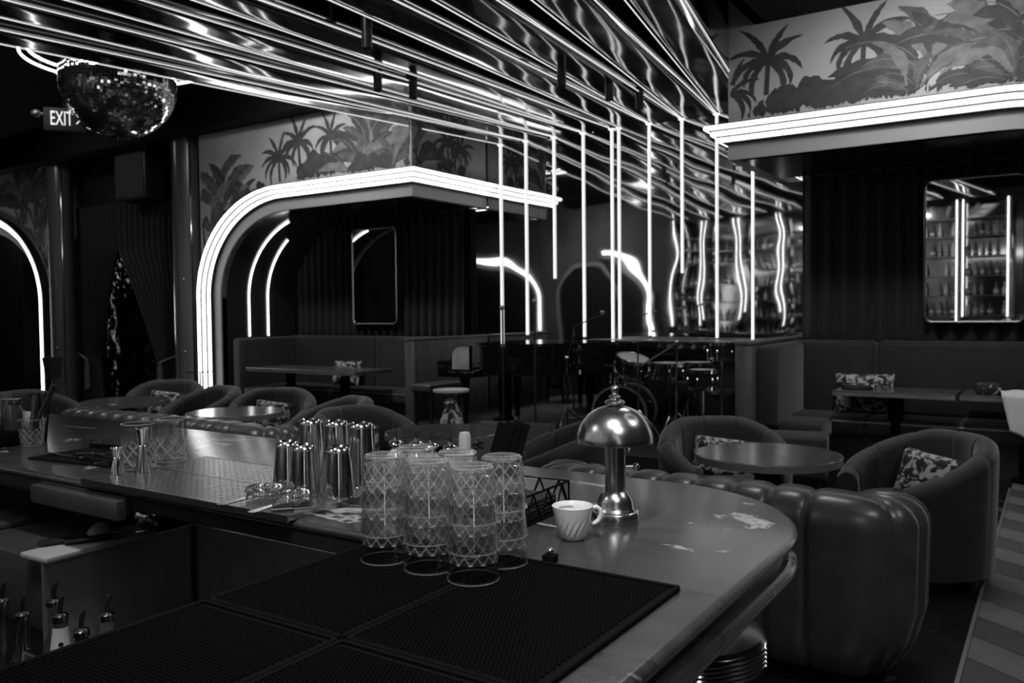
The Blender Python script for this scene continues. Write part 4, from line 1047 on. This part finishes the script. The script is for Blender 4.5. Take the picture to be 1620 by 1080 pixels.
# ------------------------------------------------------------------ brass table lamp and cup
lm = thing('table_lamp', 'brushed metal dome table lamp on the bar beside the white cup', 'lamp', (-.772, 1.560, 1.1))
MB().lathe([(0, 0), (.0495, 0), (.0505, .003), (.0505, .020), (.048, .024), (.043, .0255), (.041, .030), (.0385, .033), (.0375, .044), (.033, .055), (.026, .063), (.023, .066), (0, .066)], 56).build('base', m_lampm, lm)
MB().lathe([(.0, .06), (.0215, .06), (.0215, .158), (.027, .159), (.027, .166), (.0, .166)], 40).build('stem', m_lampm, lm)
dome = []
for k in range(15):
    a = pi / 2 * k / 14; dome.append((.0800 * cos(a) ** .92 if k < 14 else .006, .172 + .073 * sin(a)))
dome = [(.0775, .168), (.0795, .168), (.0805, .172)] + dome[1:]
inner = [(r - .002 if r > .01 else .004, z - .002) for r, z in dome[2:]][::-1]
MB().lathe(dome + inner + [(.0775, .168)], 64).build('lamp_shade', m_lampm, lm, 50)
MB().lathe([(0, .243), (.012, .243), (.014, .246), (.02, .247), (.0215, .251), (.018, .255), (.011, .257), (.010, .260), (.013, .262), (.010, .265), (.006, .267), (.0055, .270)] + [(.0085 * sin(a) + .0005, .278 - .0085 * cos(a)) for a in (radians(g) for g in range(30, 181, 15))], 36).build('finial', m_lampm, lm, 50)
sw = Vector((.84, .55, 0))
MB().tube([sw * .021 + Vector((0, 0, .116)), sw * .038 + Vector((0, 0, .116))], .0035, 8).sphere(sw * .043 + Vector((0, 0, .116)), .0075, 14, 10).build('switch_knob', m_lampm, lm)

cp = thing('coffee_cup', 'white fluted coffee cup on the bar in front of the lamp', 'cup', (-.783, 1.397, 1.1))
def cup_r(z):
    t = z / .066
    return .0175 + .0225 * (max(0, min(1, t)) ** .50)
NT = 120; rings = [[(1e-5 * cos(2 * pi * j / NT), 1e-5 * sin(2 * pi * j / NT), .003) for j in range(NT)], [(.016 * cos(2 * pi * j / NT), .016 * sin(2 * pi * j / NT), .002) for j in range(NT)], [(.0185 * cos(2 * pi * j / NT), .0185 * sin(2 * pi * j / NT), 0) for j in range(NT)]]
for i in range(1, 31):
    z = .066 * i / 30; t = z / .066; row = []
    env = max(0, min(1, (t - .03) / .08)) * max(0, min(1, (.68 - t) / .2))
    for j in range(NT):
        th = 2 * pi * j / NT; fl = ((th / (2 * pi) * 17 - t * 2.4) % 1)
        r = cup_r(z) + .0017 * env * (fl - .5) * (1 if fl < .85 else (1 - fl) / .15)
        row.append((r * cos(th), r * sin(th), z))
    rings.append(row)
rings.append([((cup_r(.066) - .0012) * cos(2 * pi * j / NT), (cup_r(.066) - .0012) * sin(2 * pi * j / NT), .0668) for j in range(NT)])
for z in (.066, .055, .04, .025, .012, .007): rings.append([((cup_r(z) - .0026 - (.004 if z < .01 else 0)) * cos(2 * pi * j / NT), (cup_r(z) - .0026 - (.004 if z < .01 else 0)) * sin(2 * pi * j / NT), z) for j in range(NT)])
rings.append([(1e-5 * cos(2 * pi * j / NT), 1e-5 * sin(2 * pi * j / NT), .006) for j in range(NT)])
MB().loft(rings).build('cup_body', m_cup, cp, 60)
hd = Vector((.80, .60, 0)); hp = [(.037, .059), (.046, .062), (.0535, .056), (.055, .046), (.051, .036), (.043, .030), (.034, .029)]
hp2 = []
for i in range(len(hp) - 1):
    for k in range(4): t = k / 4; hp2.append((hp[i][0] * (1 - t) + hp[i + 1][0] * t, hp[i][1] * (1 - t) + hp[i + 1][1] * t))
MB().tube([hd * u + Vector((0, 0, z)) for u, z in hp2], .0048, 10).build('handle', m_cup, cp, 60)
# small handwritten words inside the rim, opposite the camera
va = atan2(1.397, -.783)
for s_, z, da, sz in (('espresso', .0560, .42, .0088), ('bar', .0475, .34, .0088)):
    a = va + da; o = text('lettering', s_, sz, m_ink, cp, (0, 0, 0), (0, 0, 0), .0001)
    for v in o.data.vertices:
        zz = z + v.co.y; r = cup_r(zz) - .0028 - v.co.z; t = a - v.co.x / r; v.co = (r * cos(t), r * sin(t), zz)

# small dark stopper on the bar edge of the mat
th = thing('bottle_stopper', 'small black cube stopper with metal knob at the mat edge', 'stopper', (-.745, 1.247, 1.1))
MB().rbox(-.011, .011, -.011, .011, 0, .014, .002).build('cube', m_rubber, th); MB().sphere((0, 0, .019), .007, 12, 8).build('knob', m_chromes, th)

# ------------------------------------------------------------------ perforated steel drip tray
TX0, TX1, TY0, TY1, TZ = -2.165, -1.37, 1.205, 1.59, 1.1
dt = thing('drip_tray', 'long perforated steel drip tray set on the bar edge under the shaker tins', 'drip tray', ((TX0 + TX1) / 2, (TY0 + TY1) / 2, TZ)); hx, hy = (TX1 - TX0) / 2, (TY1 - TY0) / 2
b = MB(); px_, py_ = .0232, .0172; nx = int((2 * hx - .03) / px_); ny = int((hy - .015) / py_); hole = MB()
zt = .012
for half in (0, 1):
    yb = -hy + .012 + half * (hy - .002); W = nx * px_; x_0 = -W / 2
    for i in range(nx):
        for j in range(ny):
            x = x_0 + i * px_; y = yb + j * py_; cx, cy = x + px_ / 2 , y + py_ / 2
            sl = .0058 if (j + i) % 2 == 0 else .0045; sh = .0021
            o4 = [(x, y, zt), (x + px_, y, zt), (x + px_, y + py_, zt), (x, y + py_, zt)]
            i4 = [(cx - sl, cy - sh, zt), (cx + sl, cy - sh, zt), (cx + sl, cy + sh, zt), (cx - sl, cy + sh, zt)]
            d4 = [(a, c_, zt - .004) for a, c_, _ in i4]
            b.add(o4 + i4 + d4, [(0, 1, 5, 4), (1, 2, 6, 5), (2, 3, 7, 6), (3, 0, 4, 7), (4, 5, 9, 8), (5, 6, 10, 9), (6, 7, 11, 10), (7, 4, 8, 11)])
    ye = yb + ny * py_
    for y0, y1 in ((yb - .011, yb), (ye, ye + .004)): b.add([(-hx, y0, zt), (hx, y0, zt), (hx, y1, zt), (-hx, y1, zt)], [(0, 1, 2, 3)])
    for x0, x1 in ((-hx, x_0), (x_0 + W, hx)): b.add([(x0, yb, zt), (x1, yb, zt), (x1, ye, zt), (x0, ye, zt)], [(0, 1, 2, 3)])
    MB().box(-hx + .004, hx - .004, yb - .004, ye + .002, .0005, .004).build('pan', m_rubber, dt, 0)
b.build('perforated_grate', m_steel, dt, 0)
b = MB(); b.box(-hx - .002, hx + .002, -hy - .003, -hy + .001, -.004, zt); b.box(-hx - .002, hx + .002, hy - .001, hy + .003, 0.0005, zt); b.box(-hx - .003, -hx + .001, -hy, hy, .0005, zt); b.box(hx - .001, hx + .003, -hy, hy, .0005, zt)
b.build('tray_rim', m_steel, dt, 0)
Z1 = TZ + .0125

def tin(label, x, y, h, rb, rt_):
    th = thing('shaker_tin', label, 'shaker', (x, y, Z1), 0, 'upturned shaker tins')
    # upside-down: mouth (wide, rt_) down, base (rb) up
    MB().lathe([(rt_ - .001, .0), (rt_ + .0012, 0), (rt_ + .0012, .003), (rt_ * .985, .004), (rb + .0008, h - .012), (rb + .0016, h - .011), (rb + .0016, h - .009), (rb, h - .006), (rb - .003, h - .001), (rb - .005, h), (rb - .008, h - .003), (0, h - .003)], 48).build('tin_body', m_tin, th, 40)
for lab, x, y, h, rb, rt_ in [('tall upturned shaker tin, leftmost of the rear three', -1.660, 1.545, .150, .030, .0405), ('tall upturned shaker tin, middle of the rear three', -1.548, 1.527, .155, .030, .0405), ('tall upturned shaker tin, rear right next to the glass stacks', -1.447, 1.512, .158, .030, .0405),
                              ('short upturned shaker tin, leftmost of the front three', -1.578, 1.392, .118, .0275, .0385), ('short upturned shaker tin, middle of the front three', -1.490, 1.365, .120, .0275, .0385), ('short upturned shaker tin, front right by the strainer', -1.408, 1.395, .118, .0275, .0385)]:
    tin(lab, x, y, h, rb, rt_)

def strainer(label, x, y, rz):
    th = thing('cocktail_strainer', label, 'strainer', (x, y, Z1 + .001), rz, 'cocktail strainers')
    MB().lathe([(0, .006), (.036, .006), (.042, .0075), (.042, .009), (.036, .0075), (0, .0075)], 32).build('perforated_plate', m_tin, th)
    R_ = .034; pts = []; n = 34
    for k in range(n * 14 + 1):
        a = radians(25) + (2 * pi - radians(50)) * k / (n * 14); p = 2 * pi * k / 14
        pts.append(((R_ + .0085 * cos(p)) * cos(a), (R_ + .0085 * cos(p)) * sin(a), .0175 + .0085 * sin(p)))
    MB().tube(pts, .0011, 5).build('spring_coil', m_tin, th)
    MB().prism([(.036, -.011), (.06, -.007), (.09, -.0075), (.118, -.011), (.13, -.010), (.135, 0), (.13, .010), (.118, .011), (.09, .0075), (.06, .007), (.036, .011)], .006, .0085).build('handle', m_tin, th, 0)
    MB().prism([(-.042, -.012), (-.056, -.008), (-.056, .008), (-.042, .012)], .006, .0085).build('prong', m_tin, th, 0)
strainer('spring cocktail strainer on the drip tray edge, left of the pair', -1.556, 1.300, radians(273))
strainer('spring cocktail strainer on the drip tray edge, nearer the tumblers', -1.450, 1.288, radians(278))
th = thing('bar_spoon', 'slim steel channel knife lying at the drip tray corner', 'utensil', (-1.385, 1.262, Z1), radians(50))
MB().rbox(-.07, -.02, -.005, .005, .001, .006, .002, 1).build('grip', m_knife, th); MB().rbox(-.02, .06, -.004, .004, .001, .004, .001, 1).build('blade', m_tin, th)

# mixing glasses
def mixing_mesh():
    H, R_ = .128, .0455; NT, NZ = 168, 48; zones = [[.08] * NT] * 2; rings = [[(1e-5 * cos(2 * pi * j / NT), 1e-5 * sin(2 * pi * j / NT), .002) for j in range(NT)], [((R_ - .003) * cos(2 * pi * j / NT), (R_ - .003) * sin(2 * pi * j / NT), 0) for j in range(NT)]]
    for i in range(NZ + 1):
        z = .003 + (H - .004) * i / NZ; row = []; zr = []
        for j in range(NT):
            th = 2 * pi * j / NT; g = 0
            if .012 < z < .096:
                u = th / (2 * pi) * 7; v = (z - .012) / .046
                d1 = abs((u + v + .5) % 1 - .5); d2 = abs((u - v + .5) % 1 - .5)
                top = .060 + .034 * abs(((u * 1) % 1) - .5) * 2
                if z < top: g = max(0, 1 - d1 / .12, 1 - d2 / .12)
            r = R_ - .0026 * g; row.append((r * cos(th), r * sin(th), z)); zr.append(.5 if i == NZ or z < .006 else .06 + .85 * g if z < .095 else .02)
        rings.append(row); zones.append(zr)
    rings.append([((R_ - .0015) * cos(2 * pi * j / NT), (R_ - .0015) * sin(2 * pi * j / NT), H) for j in range(NT)])
    for z, w_ in ((H - .001, .0035), (H - .005, .0035), (.06, .0045), (.024, .0045), (.018, .012)): rings.append([((R_ - w_) * cos(2 * pi * j / NT), (R_ - w_) * sin(2 * pi * j / NT), z) for j in range(NT)])
    rings.append([(1e-5 * cos(2 * pi * j / NT), 1e-5 * sin(2 * pi * j / NT), .017) for j in range(NT)])
    zones += [[.35] * NT] + [[.1] * NT] + [[.0] * NT] * 2 + [[.05] * NT] * 3
    return glass_faces(rings, zones, NT, 'mixing_glass')
mm = mixing_mesh()
for x, y, r, lab in ((-2.157, 1.365, 0, 'diamond cut mixing glass behind the tall jigger'), (-2.178, 1.480, .5, 'diamond cut mixing glass with pouring lip, behind the first')):
    o = obj('mixing_glass', mm, None, (x, y, Z1 + .0005)); o.rotation_euler = (0, 0, r); tag(o, lab, 'glass', 'mixing glasses')
def jigger(label, x, y, h, r1, r2):
    hm = h * .58; th = thing('jigger', label, 'jigger', (x, y, Z1), 0, 'steel jiggers')
    MB().lathe([(r1 - .001, 0), (r1, 0), (r1, .002), (.009, hm - .002), (.0105, hm), (.0105, hm + .002), (.009, hm + .004), (r2, h - .002), (r2 + .001, h), (r2 - .001, h), (.007, hm + .01), (0, hm + .008)], 36).build('double_cup', m_tin, th, 30)
jigger('tall steel double jigger in front of the cut mixing glass', -2.095, 1.335, .122, .0205, .0185)
jigger('short steel jigger at the left end of the drip tray', -2.135, 1.285, .072, .0195, .0165)

# tumbler of bar tools at the left, dark caddy
o = obj('tumbler', gm, None, (-2.945, 1.468, 1.1005)); o.rotation_euler = (0, 0, .4); tag(o, 'cut glass tumbler standing upright with dark muddlers in it, left edge', 'glass')
for k, (dx, dy, lab, ln) in enumerate([(.05, .045, 'long dark muddler leaning right in the left tumbler', .21), (-.03, .03, 'short dark muddler leaning left in the left tumbler', .165)]):
    a = Vector((-2.955 + .012 * k, 1.462, 1.118)); e = a + Vector((dx * 1.3, dy * 1.3, ln * .9)); th = thing('muddler', lab, 'muddler', a)
    MB().tube([(0, 0, 0), (e - a) * .25, (e - a) * .6, e - a], [.010, .009, .008, .0105], 12).build('shaft', m_knife, th)
th = thing('napkin_caddy', 'dark caddy with jars at the far left of the bar', 'caddy', (-3.10, 1.42, 1.1), .2)
MB().rbox(-.11, .11, -.09, .09, 0, .05, .006).build('tray', m_rubber, th)
for k, (x, y, h) in enumerate([(-.05, -.03, .14), (.05, .03, .12), (.045, -.05, .10)]):
    MB().lathe([(0, .05), (.032, .05), (.033, .06), (.033, h), (.028, h + .012), (.028, h + .02), (0, h + .02)], 20, (x, y, 0)).build('jar', m_bottle, th)
    MB().lathe([(0, h + .021), (.03, h + .021), (.03, h + .036), (0, h + .036)], 20, (x, y, 0)).build('lid', m_tin, th)
th = thing('straw_holder', 'dark leaning straw bundle at the far left of the bar', 'straws', (-2.99, 1.53, 1.1))
for k in range(9):
    a = k * .7; MB().tube([(.008 * cos(a), .008 * sin(a), .001), (.03 * cos(a) - .03, .03 * sin(a) + .01, .17)], .0035, 6).build('straw', m_rubber, th)
th = thing('tool_roll', 'flat black garnish tray with picks and tweezers on the bar', 'tray', (-2.50, 1.45, 1.1), .12)
MB().rbox(-.19, .19, -.11, .11, 0, .006, .002, 1).build('tray_base', m_rubber, th)
b = MB(); b.rbox(-.19, .19, .102, .11, .006, .02, .002, 1); b.rbox(.182, .19, -.11, .11, .006, .02, .002, 1); b.build('tray_lip', m_rubber, th)
for k, (x, y, r, l) in enumerate([(-.06, -.06, .1, .11), (.07, -.07, -.15, .14), (.08, .0, .05, .10), (-.02, .02, .7, .06)]):
    th2 = thing('steel_tweezers', ['steel tweezers lying flat at the left of the garnish tray', 'wide steel peeler blade on the garnish tray', 'thin steel pick on the garnish tray', 'small steel zester lying across the garnish tray'][k], 'utensil', (-2.50 + x, 1.45 + y, 1.1065), r)
    MB().rbox(-l / 2, l / 2, -.006 if k != 1 else -.014, .006 if k != 1 else .014, 0, .004, .0015, 1).build('blade', m_tin, th2); MB().rbox(-l / 2 - .05, -l / 2 + .002, -.006, .006, .0, .007, .002, 1).build('grip', m_tin if k % 2 else m_knife, th2)

# bitters bottles, crystal, menus behind the tumblers
r0_ = None
for k, (x, y, lab) in enumerate([(-1.522, 1.726, 'crystal bitters bottle with dasher cap, leftmost of four behind the tumblers'), (-1.462, 1.742, 'crystal bitters bottle with dasher cap, second from left behind the tumblers'), (-1.405, 1.735, 'crystal bitters bottle with dasher cap, third from left behind the tumblers'), (-1.340, 1.735, 'crystal bitters bottle with dasher cap, rightmost of four behind the tumblers')]):
    if r0_ is None:
        r0_ = thing('bitters_bottle', lab, 'bottle', (x, y, 1.1), 0, 'crystal bitters bottles')
        MB().lathe([(0, 0), (.026, 0), (.028, .004), (.028, .045), (.024, .055), (.012, .068), (.010, .078), (0, .078)], 20).build('bottle_body', m_bottle2, r0_)
        MB().lathe([(0, .076), (.012, .076), (.019, .080), (.0205, .084), (.016, .090), (.007, .093), (.006, .100), (.0, .100)], 24).build('metal_cap', m_tin, r0_)
        MB().lathe([(0, .099), (.0042, .099), (.0040, .118), (.0025, .123), (0, .123)], 12).build('dasher_tip', m_cork, r0_)
    else: dup(r0_, (x, y, 1.1), 0, lab)
th = thing('garnish_pick', 'tall pale crystal stopper bottle with dark sprig behind the tumblers', 'bottle', (-1.298, 1.742, 1.1))
MB().lathe([(0, 0), (.026, 0), (.026, .07), (.017, .078), (.016, .12), (.013, .128), (0, .13)], 10).build('crystal_body', m_bottle2, th, 20)
b = MB()
random.seed(2)
for k in range(16): b.sphere((.028 + random.uniform(0, .022), random.uniform(-.01, .01), .09 + random.uniform(0, .02)), .006, 6, 5)
b.build('sprig', m_knife, th)
for k in range(3):
    th = tag(MB().xf(Matrix()).rbox(-.022, .022, -.0016, .0016, 0, .155, .0008, 1).build('menu_card', m_rubber, None, 30, (-1.232 + k * .014, 1.765 + k * .016, 1.1035)), ['black menu card leaning behind the glass stacks, front of three', 'black menu card leaning behind the glass stacks, middle of three', 'black menu card leaning behind the glass stacks, rear of three'][k], 'menu', 'leaning menu cards'); th.rotation_euler = (0, radians(16), radians(33))

# black wire napkin caddy with zigzag sides
wc = thing('wire_caddy', 'black wire caddy with zigzag sides holding dark napkins', 'caddy', (-.985, 1.515, 1.1), radians(2)); hx, hy, H = .075, .095, .062
def wire(b, pts): b.tube(pts, .0022, 6)
b = MB()
for z in (.003, H): b.tube([(-hx, -hy, z), (hx, -hy, z), (hx, hy, z), (-hx, hy, z)], .0026, 6, closed=True)
for x, y in ((-hx, -hy), (hx, -hy), (hx, hy), (-hx, hy)): wire(b, [(x, y, 0), (x, y, H)])
b.build('wire_frame', m_rubber, wc)
b = MB()
for (xa, ya, xb, yb, n) in ((-hx, -hy, hx, -hy, 3), (hx, -hy, hx, hy, 3), (hx, hy, -hx, hy, 3), (-hx, hy, -hx, -hy, 3)):
    for k in range(n):
        for s in (0, 1):
            t0, t1 = (k + s * .5) / n, (k + .5 + s * .5) / n; z0, z1 = (.003, H) if s == 0 else (H, .003)
            wire(b, [(xa + (xb - xa) * t0, ya + (yb - ya) * t0, z0), (xa + (xb - xa) * t1, ya + (yb - ya) * t1, z1)])
b.build('zigzag_wire', m_rubber, wc)
MB().rbox(-hx + .004, hx - .004, -hy + .004, hy - .004, .0002, .002, .0005, 1).build('bottom_plate', m_rubber, wc)
for k in range(5):
    o = MB().rbox(-.062, .062, -.066, .066, 0, .0075, .002, 1).build('napkin', mat('black_napkin', .012, .9), None, 30, (-.985, 1.508, 1.1025 + .0078 * k)); o.rotation_euler = (0, 0, .03 * (k % 3 - 1))
    tag(o, 'folded black cocktail napkin in the wire caddy, %s of five in its stack' % ['lowest', 'second lowest', 'middle', 'second from top', 'topmost'][k], 'napkin', 'napkins in the wire caddy')
th = tag(MB().sphere((0, 0, .022), .022, 20, 14).build('dark_cherry_jar', m_bottle, None, 60, (-.990, 1.485, 1.142)), 'round dark bottle stopper lying on the caddy napkins', 'stopper')

# ------------------------------------------------------------------ underbar: steel basin, ledge, lids, cutting board, bottles
sk = thing('ice_basin', 'wide stainless steel ice basin under the bar edge', 'sink', (-1.66, 1.17, 0))
X0, X1, Y0, Y1, ZR, ZBt = -2.22 + 1.66, -1.12 + 1.66, 1.125 - 1.17, 1.58 - 1.17, .90, .63
YL = 1.17 - 1.17
b = MB()
b.rbox(X0 - .012, X0, Y0, Y1, ZBt - .02, ZR, .002, 1); b.build('left_wall', m_steeld, sk, 0)
MB().rbox(X0 - .012, X1, Y1, Y1 + .012, ZBt - .02, ZR, .002, 1).build('far_wall', m_steeld, sk, 0)
MB().rbox(X0 - .012, X1, YL, Y1, ZBt - .03, ZBt, .003, 1).build('basin_floor', m_steeld, sk, 0)
b = MB(); b.tube([(X0, Y0, ZR), (X0, Y1, ZR), (X1, Y1, ZR)], .0045, 8); b.build('rolled_rim', m_steel, sk)
b = MB(); b.tube([(X0 + .008, YL, ZBt + .006), (X0 + .008, Y1 - .008, ZBt + .006), (X1, Y1 - .008, ZBt + .006)], .009, 8).tube([(X0 + .006, Y1 - .006, ZBt), (X0 + .006, Y1 - .006, ZR - .01)], .004, 6); b.build('seam_bead', m_rubber, sk)
MB().rbox(X0 + .02, X1, YL + .10, YL + .115, ZBt, ZBt + .035, .003, 1).rbox(X0 + .02, X1, YL, YL + .012, ZBt, ZBt + .05, .003, 1).build('drip_lip', m_steel, sk)
Y0 = YL
for x, y in ((X0 + .05, Y0 + .05), (X1 - .05, Y0 + .05), (X1 - .05, Y1 - .05), (X0 + .05, Y1 - .05)): MB().lathe([(0, 0), (.02, 0), (.02, ZBt - .005), (0, ZBt - .005)], 10, (x, y, 0)).build('leg', m_steeld, sk)
ub = thing('underbar_station', 'stainless underbar station with lids left of the ice basin', 'counter', (-2.8, 1.3, 0))
MB().rbox(-.62, .565, -.16, .28, .70, .895, .006).build('station_top', m_station, ub)
MB().box(-.60, .55, -.12, .27, 0, .70).build('cabinet', m_black, ub)
MB().box(.50, .566, -.165, -.158, .84, .875).build('vent_slot', m_knife, ub)
for k in range(3):
    MB().rbox(-.58 + .24 * k, -.36 + .24 * k, -.12, .10, .895, .912, .006, 2).build('bin_lid', m_station, ub)
    MB().tube([(-.52 + .24 * k, -.07, .912), (-.50 + .24 * k, -.07, .925), (-.44 + .24 * k, -.07, .925), (-.42 + .24 * k, -.07, .912)], .004, 6).build('lid_handle', m_steel, ub)
bl = thing('bottle_opener_rail', 'brushed steel box rail fixed under the inner bar edge', 'rail', (-2.19, 1.215, 1.024))
MB().rbox(-.21, .21, -.028, .0, 0, .050, .003).build('rail_front', m_station, bl); MB().rbox(-.21, .21, 0, .012, .01, .055, .002).build('rail_back', m_black, bl)
cb = tag(MB().rbox(-.062, .062, -.165, .165, 0, .016, .005, 2).build('cutting_board', m_plast, None, 40, (-2.27, 1.285, .8955)), 'small white cutting board on the ledge beside the basin', 'cutting board')
cb.rotation_euler = (0, 0, radians(3))
def knife(label, x, y, rz, bend):
    th = thing('paring_knife', label, 'knife', (x, y, .912), rz, 'paring knives')
    MB().tube([(-.062, -.006 * bend, .011), (-.03, 0, .0115), (.0, .003 * bend, .0115), (.04, 0, .011), (.058, -.003 * bend, .011)], [.009, .0105, .009, .0105, .009], 10).xf(Matrix.Diagonal((1, 1, .9, 1))).build('handle', m_knife, th)
    MB().prism([(.055, -.008), (.13, -.004), (.15, .004), (.13, .009), (.055, .009)], .009, .0105).build('blade', m_tin, th, 0)
knife('paring knife with black handle, left one on the cutting board', -2.30, 1.225, radians(62), 1)
knife('paring knife with black handle, right one on the cutting board', -2.252, 1.27, radians(66), -1)
th = thing('citrus_half', 'halved citrus lying cut side down on the cutting board end', 'fruit', (-2.345, 1.36, .896))
MB().loft([[(.042 * sin(a) * cos(2 * pi * j / 24) + 1e-6 * j, .042 * sin(a) * sin(2 * pi * j / 24), .040 * cos(a) + .0005) for j in range(24)] for a in (pi / 2 * k / 8 for k in range(9))], cap=True).build('rind', mat('citrus_rind', .22, .45, bump=(220, .3, .001)), th)
th = thing('steel_bowl', 'rounded steel scoop bowl tilted behind the basin rim', 'bowl', (-2.275, 1.475, .8955), .4); 
MB().loft([[(.05 * sin(a) * cos(2 * pi * j / 24), .05 * sin(a) * sin(2 * pi * j / 24), -.05 * cos(a)) for j in range(24)] for a in (pi / 2 * k / 9 + 1e-4 for k in range(10))]).xf(Matrix.Translation((0, 0, .045)) @ Matrix.Rotation(radians(70), 4, 'X')).build('bowl_shell', m_tin, th)
th.rotation_euler = (0, 0, radians(140))

# speed rail with pour-spout bottles
sr = thing('speed_rail', 'steel speed rail holding pour spout bottles beside the basin', 'rack', (-1.85, 1.0, .52))
MB().box(-.55, .13, -.13, .155, 0, .006).build('rail_floor', m_steeld, sr); MB().rbox(-.55, -.06, .155, .161, 0, .09, .002, 1).build('rail_front', m_steeld, sr)
MB().tube([(-.55, -.13, .14), (.13, -.13, .14)], .008, 8).build('guard_bar', m_steel, sr)
for x in (-.53, .11): MB().box(x - .015, x + .015, -.1, .08, -.52, 0).build('rail_leg', m_black, sr)
m_glb = thin_glass('dark_clear_bottle', .8)
spec = [(-2.150, .990, .312, m_glb, 0, 'clear bottle with black pour spout at the bottom left corner'), (-2.010, .968, .312, m_glb, 0, 'clear bottle with black pour spout, second from the left frame edge'), (-2.037, 1.055, .312, m_glb, 0, 'slim clear bottle with tall pour spout, third from the left frame edge'),
        (-1.924, 1.010, .312, m_bottle, 1, 'bottle with pale dotted label and black pour spout'), (-1.790, .985, .312, m_bottle, 0, 'short dark bottle with black pour spout between two taller ones'), (-1.838, 1.072, .312, m_bottle, 2, 'black bottle with bird mark and pour spout, rightmost in the rail')]
for x, y, h, m_, lb, lab in spec:
    th = thing('speed_bottle', lab, 'bottle', (x, y, .5275), 0, 'pour spout bottles in the speed rail')
    if lb == 1: pr = [(0, 0), (.04, 0), (.042, .01), (.042, .15), (.030, h - .11), (.0225, h - .075), (.0155, h - .012), (.0155, h), (0, h)]
    elif lb == 2: pr = [(0, 0), (.035, 0), (.036, .01), (.036, .17), (.0165, h - .095), (.0165, h - .004), (.015, h), (0, h)]
    else: pr = [(0, 0), (.035, 0), (.037, .01), (.037, h * .55), (.03, h * .66), (.014, h * .78), (.0135, h), (0, h)]
    MB().lathe(pr, 24).build('bottle_body', m_, th, 40)
    if lb == 1:
        MB().lathe([(.0237, h - .078), (.0163, h - .014)], 24).build('label', m_label, th)
        a = atan2(-y, -x); MB().lathe([(0, 0), (.0055, 0)], 16).xf(Matrix.Translation(Vector((cos(a), sin(a), 0)) * .0213 + Vector((0, 0, h - .05))) @ Matrix.Rotation(a, 4, 'Z') @ Matrix.Rotation(radians(84), 4, 'Y')).build('label_dot', m_knife, th, 0)
    if lb == 2:
        a = atan2(-y, -x)
        MB().add([(-.0075, .0075, 0), (-.003, .0, 0), (0, -.009, 0), (.003, .0, 0), (.008, .009, 0), (.003, .0045, 0), (0, -.0015, 0), (-.003, .0045, 0)], [(0, 1, 7), (1, 2, 6, 7), (2, 3, 5, 6), (3, 4, 5)]).xf(Matrix.Translation(Vector((cos(a), sin(a), 0)) * .0172 + Vector((0, 0, h - .06))) @ Matrix.Rotation(a + pi / 2, 4, 'Z') @ Matrix.Rotation(pi / 2, 4, 'X')).build('bird_mark', m_label, th, 0)
    MB().lathe([(0, h), (.0175, h), (.0175, h + .012), (.012, h + .016), (0, h + .017)], 20).build('spout_collar', m_tin, th)
    MB().tube([(0, 0, h + .014), (0, 0, h + .03), (.004, .002, h + .05), (.007, .004, h + .058)], [.006, .0055, .0065, .004], 10).build('pour_spout', m_cork, th)

# bar stool under the counter edge
st = thing('bar_stool', 'round bar stool with chrome banded seat under the marble edge', 'stool', (-.745, 1.915, 0))
st.location = (-.765, 1.93, 0)
MB().lathe([(0, .744), (.186, .744), (.190, .750), (.184, .760), (.16, .769), (.1, .775), (0, .777)], 48).build('seat_pad', mat('black_leather', .008, .25), st)
for k in range(5):
    z = .694 + k * .0108; MB().lathe([(.186, z - .0048), (.192, z - .004), (.1945, z), (.192, z + .004), (.186, z + .0048)], 64).build('chrome_band', m_chromes, st)
MB().lathe([(0, .684), (.187, .684), (.187, .744), (0, .744)], 40).build('seat_ring', m_black, st)
MB().lathe([(0, 0), (.22, 0), (.22, .012), (.05, .03), (.035, .06), (.035, .64), (.14, .684), (0, .684)], 36).build('pedestal', m_black, st)
